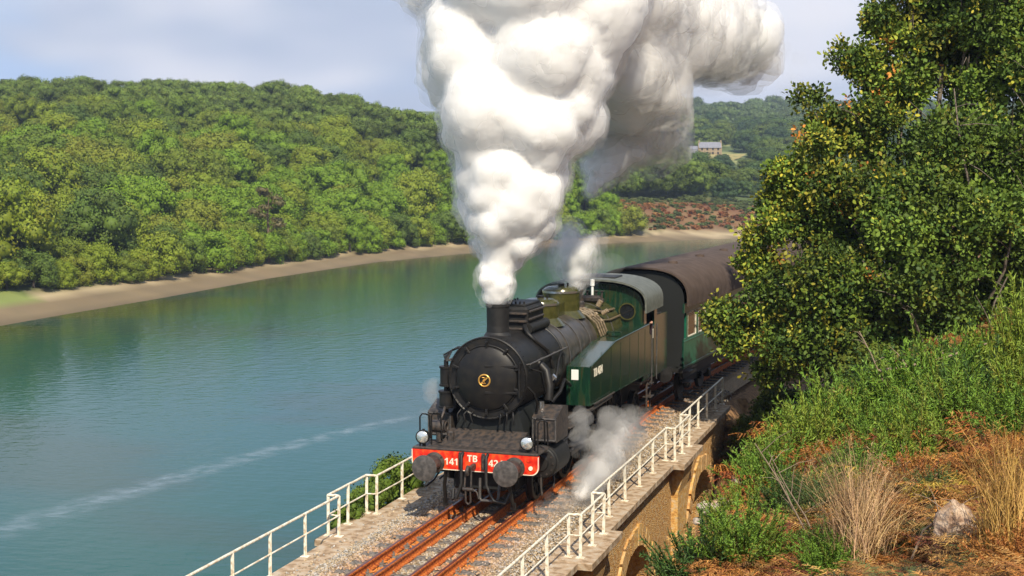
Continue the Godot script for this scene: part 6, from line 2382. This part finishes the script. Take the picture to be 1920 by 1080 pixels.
func build_smoke() -> void:
	rng.seed = 500
	var S := steam("steam_column", "dense white column of steam and smoke rising from the chimney", "smoke")
	billows(S, [[V(0.0, 4.36, 1.57), 0.19], [V(-0.03, 4.6, 1.65), 0.30], [V(-0.08, 5.05, 1.78), 0.42], [V(0.0, 5.73, 1.97), 0.74], [V(0.05, 6.19, 2.1), 0.98], [V(0.07, 6.77, 2.26), 1.10], [V(0.06, 7.35, 2.42), 1.18], [V(0.05, 7.93, 2.58), 1.40], [V(0.03, 8.52, 2.75), 1.78], [V(0.01, 9.11, 2.91), 1.86], [V(0.0, 9.71, 3.08), 1.88], [V(0.09, 10.31, 3.25), 2.0], [V(0.22, 10.91, 3.42), 2.15], [V(0.41, 11.63, 3.7), 2.3], [V(0.59, 12.4, 4.1), 2.4]], V(-3.3, 4.0, 0.4), V(3.6, 13.4, 7.2), 0.07, 13, [[-0.12, 0.24], [-0.08, 0.17], [-0.04, 0.10]], lin(0.96, 0.955, 0.94))
	var P := steam("smoke_plume", "smoke trailing back from the column over the green carriage, white above and grey beneath", "smoke")
	var haze := [[-0.06, 0.26], [0.12, 0.20], [0.32, 0.13]]
	billows(P, [[V(0.6, 11.9, 5.2), 1.5], [V(0.9, 11.4, 8.0), 1.65], [V(1.1, 11.3, 12.0), 1.75], [V(1.4, 11.6, 16.0), 1.65], [V(1.7, 11.5, 20.0), 1.35], [V(1.9, 11.1, 22.3), 0.95], [V(2.0, 10.8, 23.6), 0.5]], V(-2.8, 8.0, 2.0), V(5.2, 15.4, 26.4), 0.14, 12, haze, lin(0.95, 0.945, 0.93), 1.0, 1.7, true)
	billows(P, [[V(0.6, 10.4, 6.6), 1.2], [V(0.75, 9.3, 9.0), 1.3], [V(0.78, 8.6, 11.0), 1.2], [V(0.8, 8.0, 13.0), 0.7]], V(-2.2, 5.6, 3.6), V(3.8, 13.0, 16.4), 0.12, 11, haze, lin(0.93, 0.925, 0.91), 1.0, 1.7, true)
	billows(P, [[V(0.85, 7.7, 10.4), 0.52], [V(0.50, 7.4, 9.6), 0.60], [V(0.30, 6.95, 9.0), 0.32], [V(0.22, 6.6, 8.7), 0.12]], V(-1.1, 5.7, 7.3), V(2.3, 9.2, 12.1), 0.065, 12, [[-0.10, 0.26], [0.0, 0.20], [0.10, 0.12]], lin(0.95, 0.945, 0.93), 1.0, 0.8)
	billows(P, [[V(-1.9, 10.8, 3.6), 0.35], [V(-2.4, 11.4, 3.9), 0.6], [V(-2.9, 12.2, 4.3), 0.7]], V(-4.6, 9.4, 1.9), V(-0.5, 13.8, 6.1), 0.11, 9, [[-0.1, 0.22], [0.05, 0.18], [0.2, 0.12]], lin(0.93, 0.925, 0.91), 0.0, 1.0, true)
	for e in [[1.0, 9.6, 14.5, 1.6, 10, 0.07], [1.3, 10.2, 17.5, 1.6, 10, 0.07], [1.7, 10.6, 20.5, 1.4, 10, 0.08], [2.0, 10.6, 23.8, 1.0, 8, 0.10], [0.8, 7.9, 13.0, 1.2, 8, 0.09], [0.65, 7.4, 9.9, 0.95, 8, 0.16], [3.0, 11.3, 26.0, 0.85, 7, 0.15], [3.05, 10.2, 26.6, 0.6, 5, 0.12], [-2.2, 10.9, 3.8, 0.8, 10, 0.25], [-2.7, 11.5, 4.1, 0.9, 12, 0.25], [-3.1, 12.3, 4.4, 0.9, 8, 0.25]]:
		cloud(P, V(e[0], e[1], e[2]), e[3], e[4], e[5])
	var W := steam("valve_steam", "small pale wisp of steam blowing off the safety valves", "steam")
	billows(W, [[V(0.0, 4.1, 7.6), 0.12], [V(0.05, 4.5, 7.5), 0.40], [V(0.05, 4.9, 7.6), 0.58], [V(-0.15, 5.4, 7.9), 0.36]], V(-1.3, 3.7, 6.3), V(1.3, 6.4, 9.1), 0.05, 8, [[-0.16, 0.30], [-0.06, 0.22], [0.05, 0.16], [0.15, 0.10]], lin(0.93, 0.925, 0.91), 0.0, 0.55)
	for e in [[-0.1, 4.9, 7.5, 0.75, 6, 0.30], [-0.2, 5.4, 8.0, 0.55, 6, 0.28], [-0.75, 4.9, 7.6, 0.6, 7, 0.24], [0.45, 4.75, 8.2, 0.6, 8, 0.32], [0.3, 5.3, 8.6, 0.5, 6, 0.24], [-0.5, 5.7, 8.0, 0.5, 5, 0.2]]:
		cloud(W, V(e[0], e[1], e[2]), e[3], e[4], e[5])
	var D := steam("drain_steam", "low cloud of steam from the cylinder drains on the railing side", "steam")
	billows(D, [[V(1.7, 0.05, 2.2), 0.16], [V(1.85, 0.35, 3.2), 0.32], [V(1.8, 0.6, 4.4), 0.34], [V(1.75, 0.8, 5.8), 0.2]], V(1.0, -0.5, 1.4), V(2.7, 1.5, 6.8), 0.045, 10, [[-0.16, 0.28], [-0.06, 0.20], [0.04, 0.12]], lin(0.96, 0.945, 0.92), 0.0, 0.55)
	for e in [[1.8, 0.25, 2.6, 0.55, 12, 0.7], [1.85, 0.5, 3.6, 0.7, 14, 0.6], [1.8, 0.8, 4.8, 0.75, 14, 0.5], [1.75, 0.95, 6.2, 0.7, 12, 0.4], [1.7, 0.8, 7.4, 0.5, 6, 0.25], [1.55, 1.5, 2.5, 0.42, 12, 1.0], [1.55, 1.0, 3.0, 0.42, 9, 0.8], [1.5, 0.1, 1.4, 0.5, 8, 0.45], [1.35, -0.05, 0.5, 0.4, 6, 0.35]]:
		cloud(D, V(e[0], e[1], e[2]), e[3], e[4], e[5])
	var Q := steam("side_wisp", "faint wisp of steam on the river side of the smokebox", "steam")
	cloud(Q, V(-1.45, 2.2, 1.3), 0.40, 8, 0.5)
	cloud(Q, V(-1.6, 1.8, 1.5), 0.30, 5, 0.3)
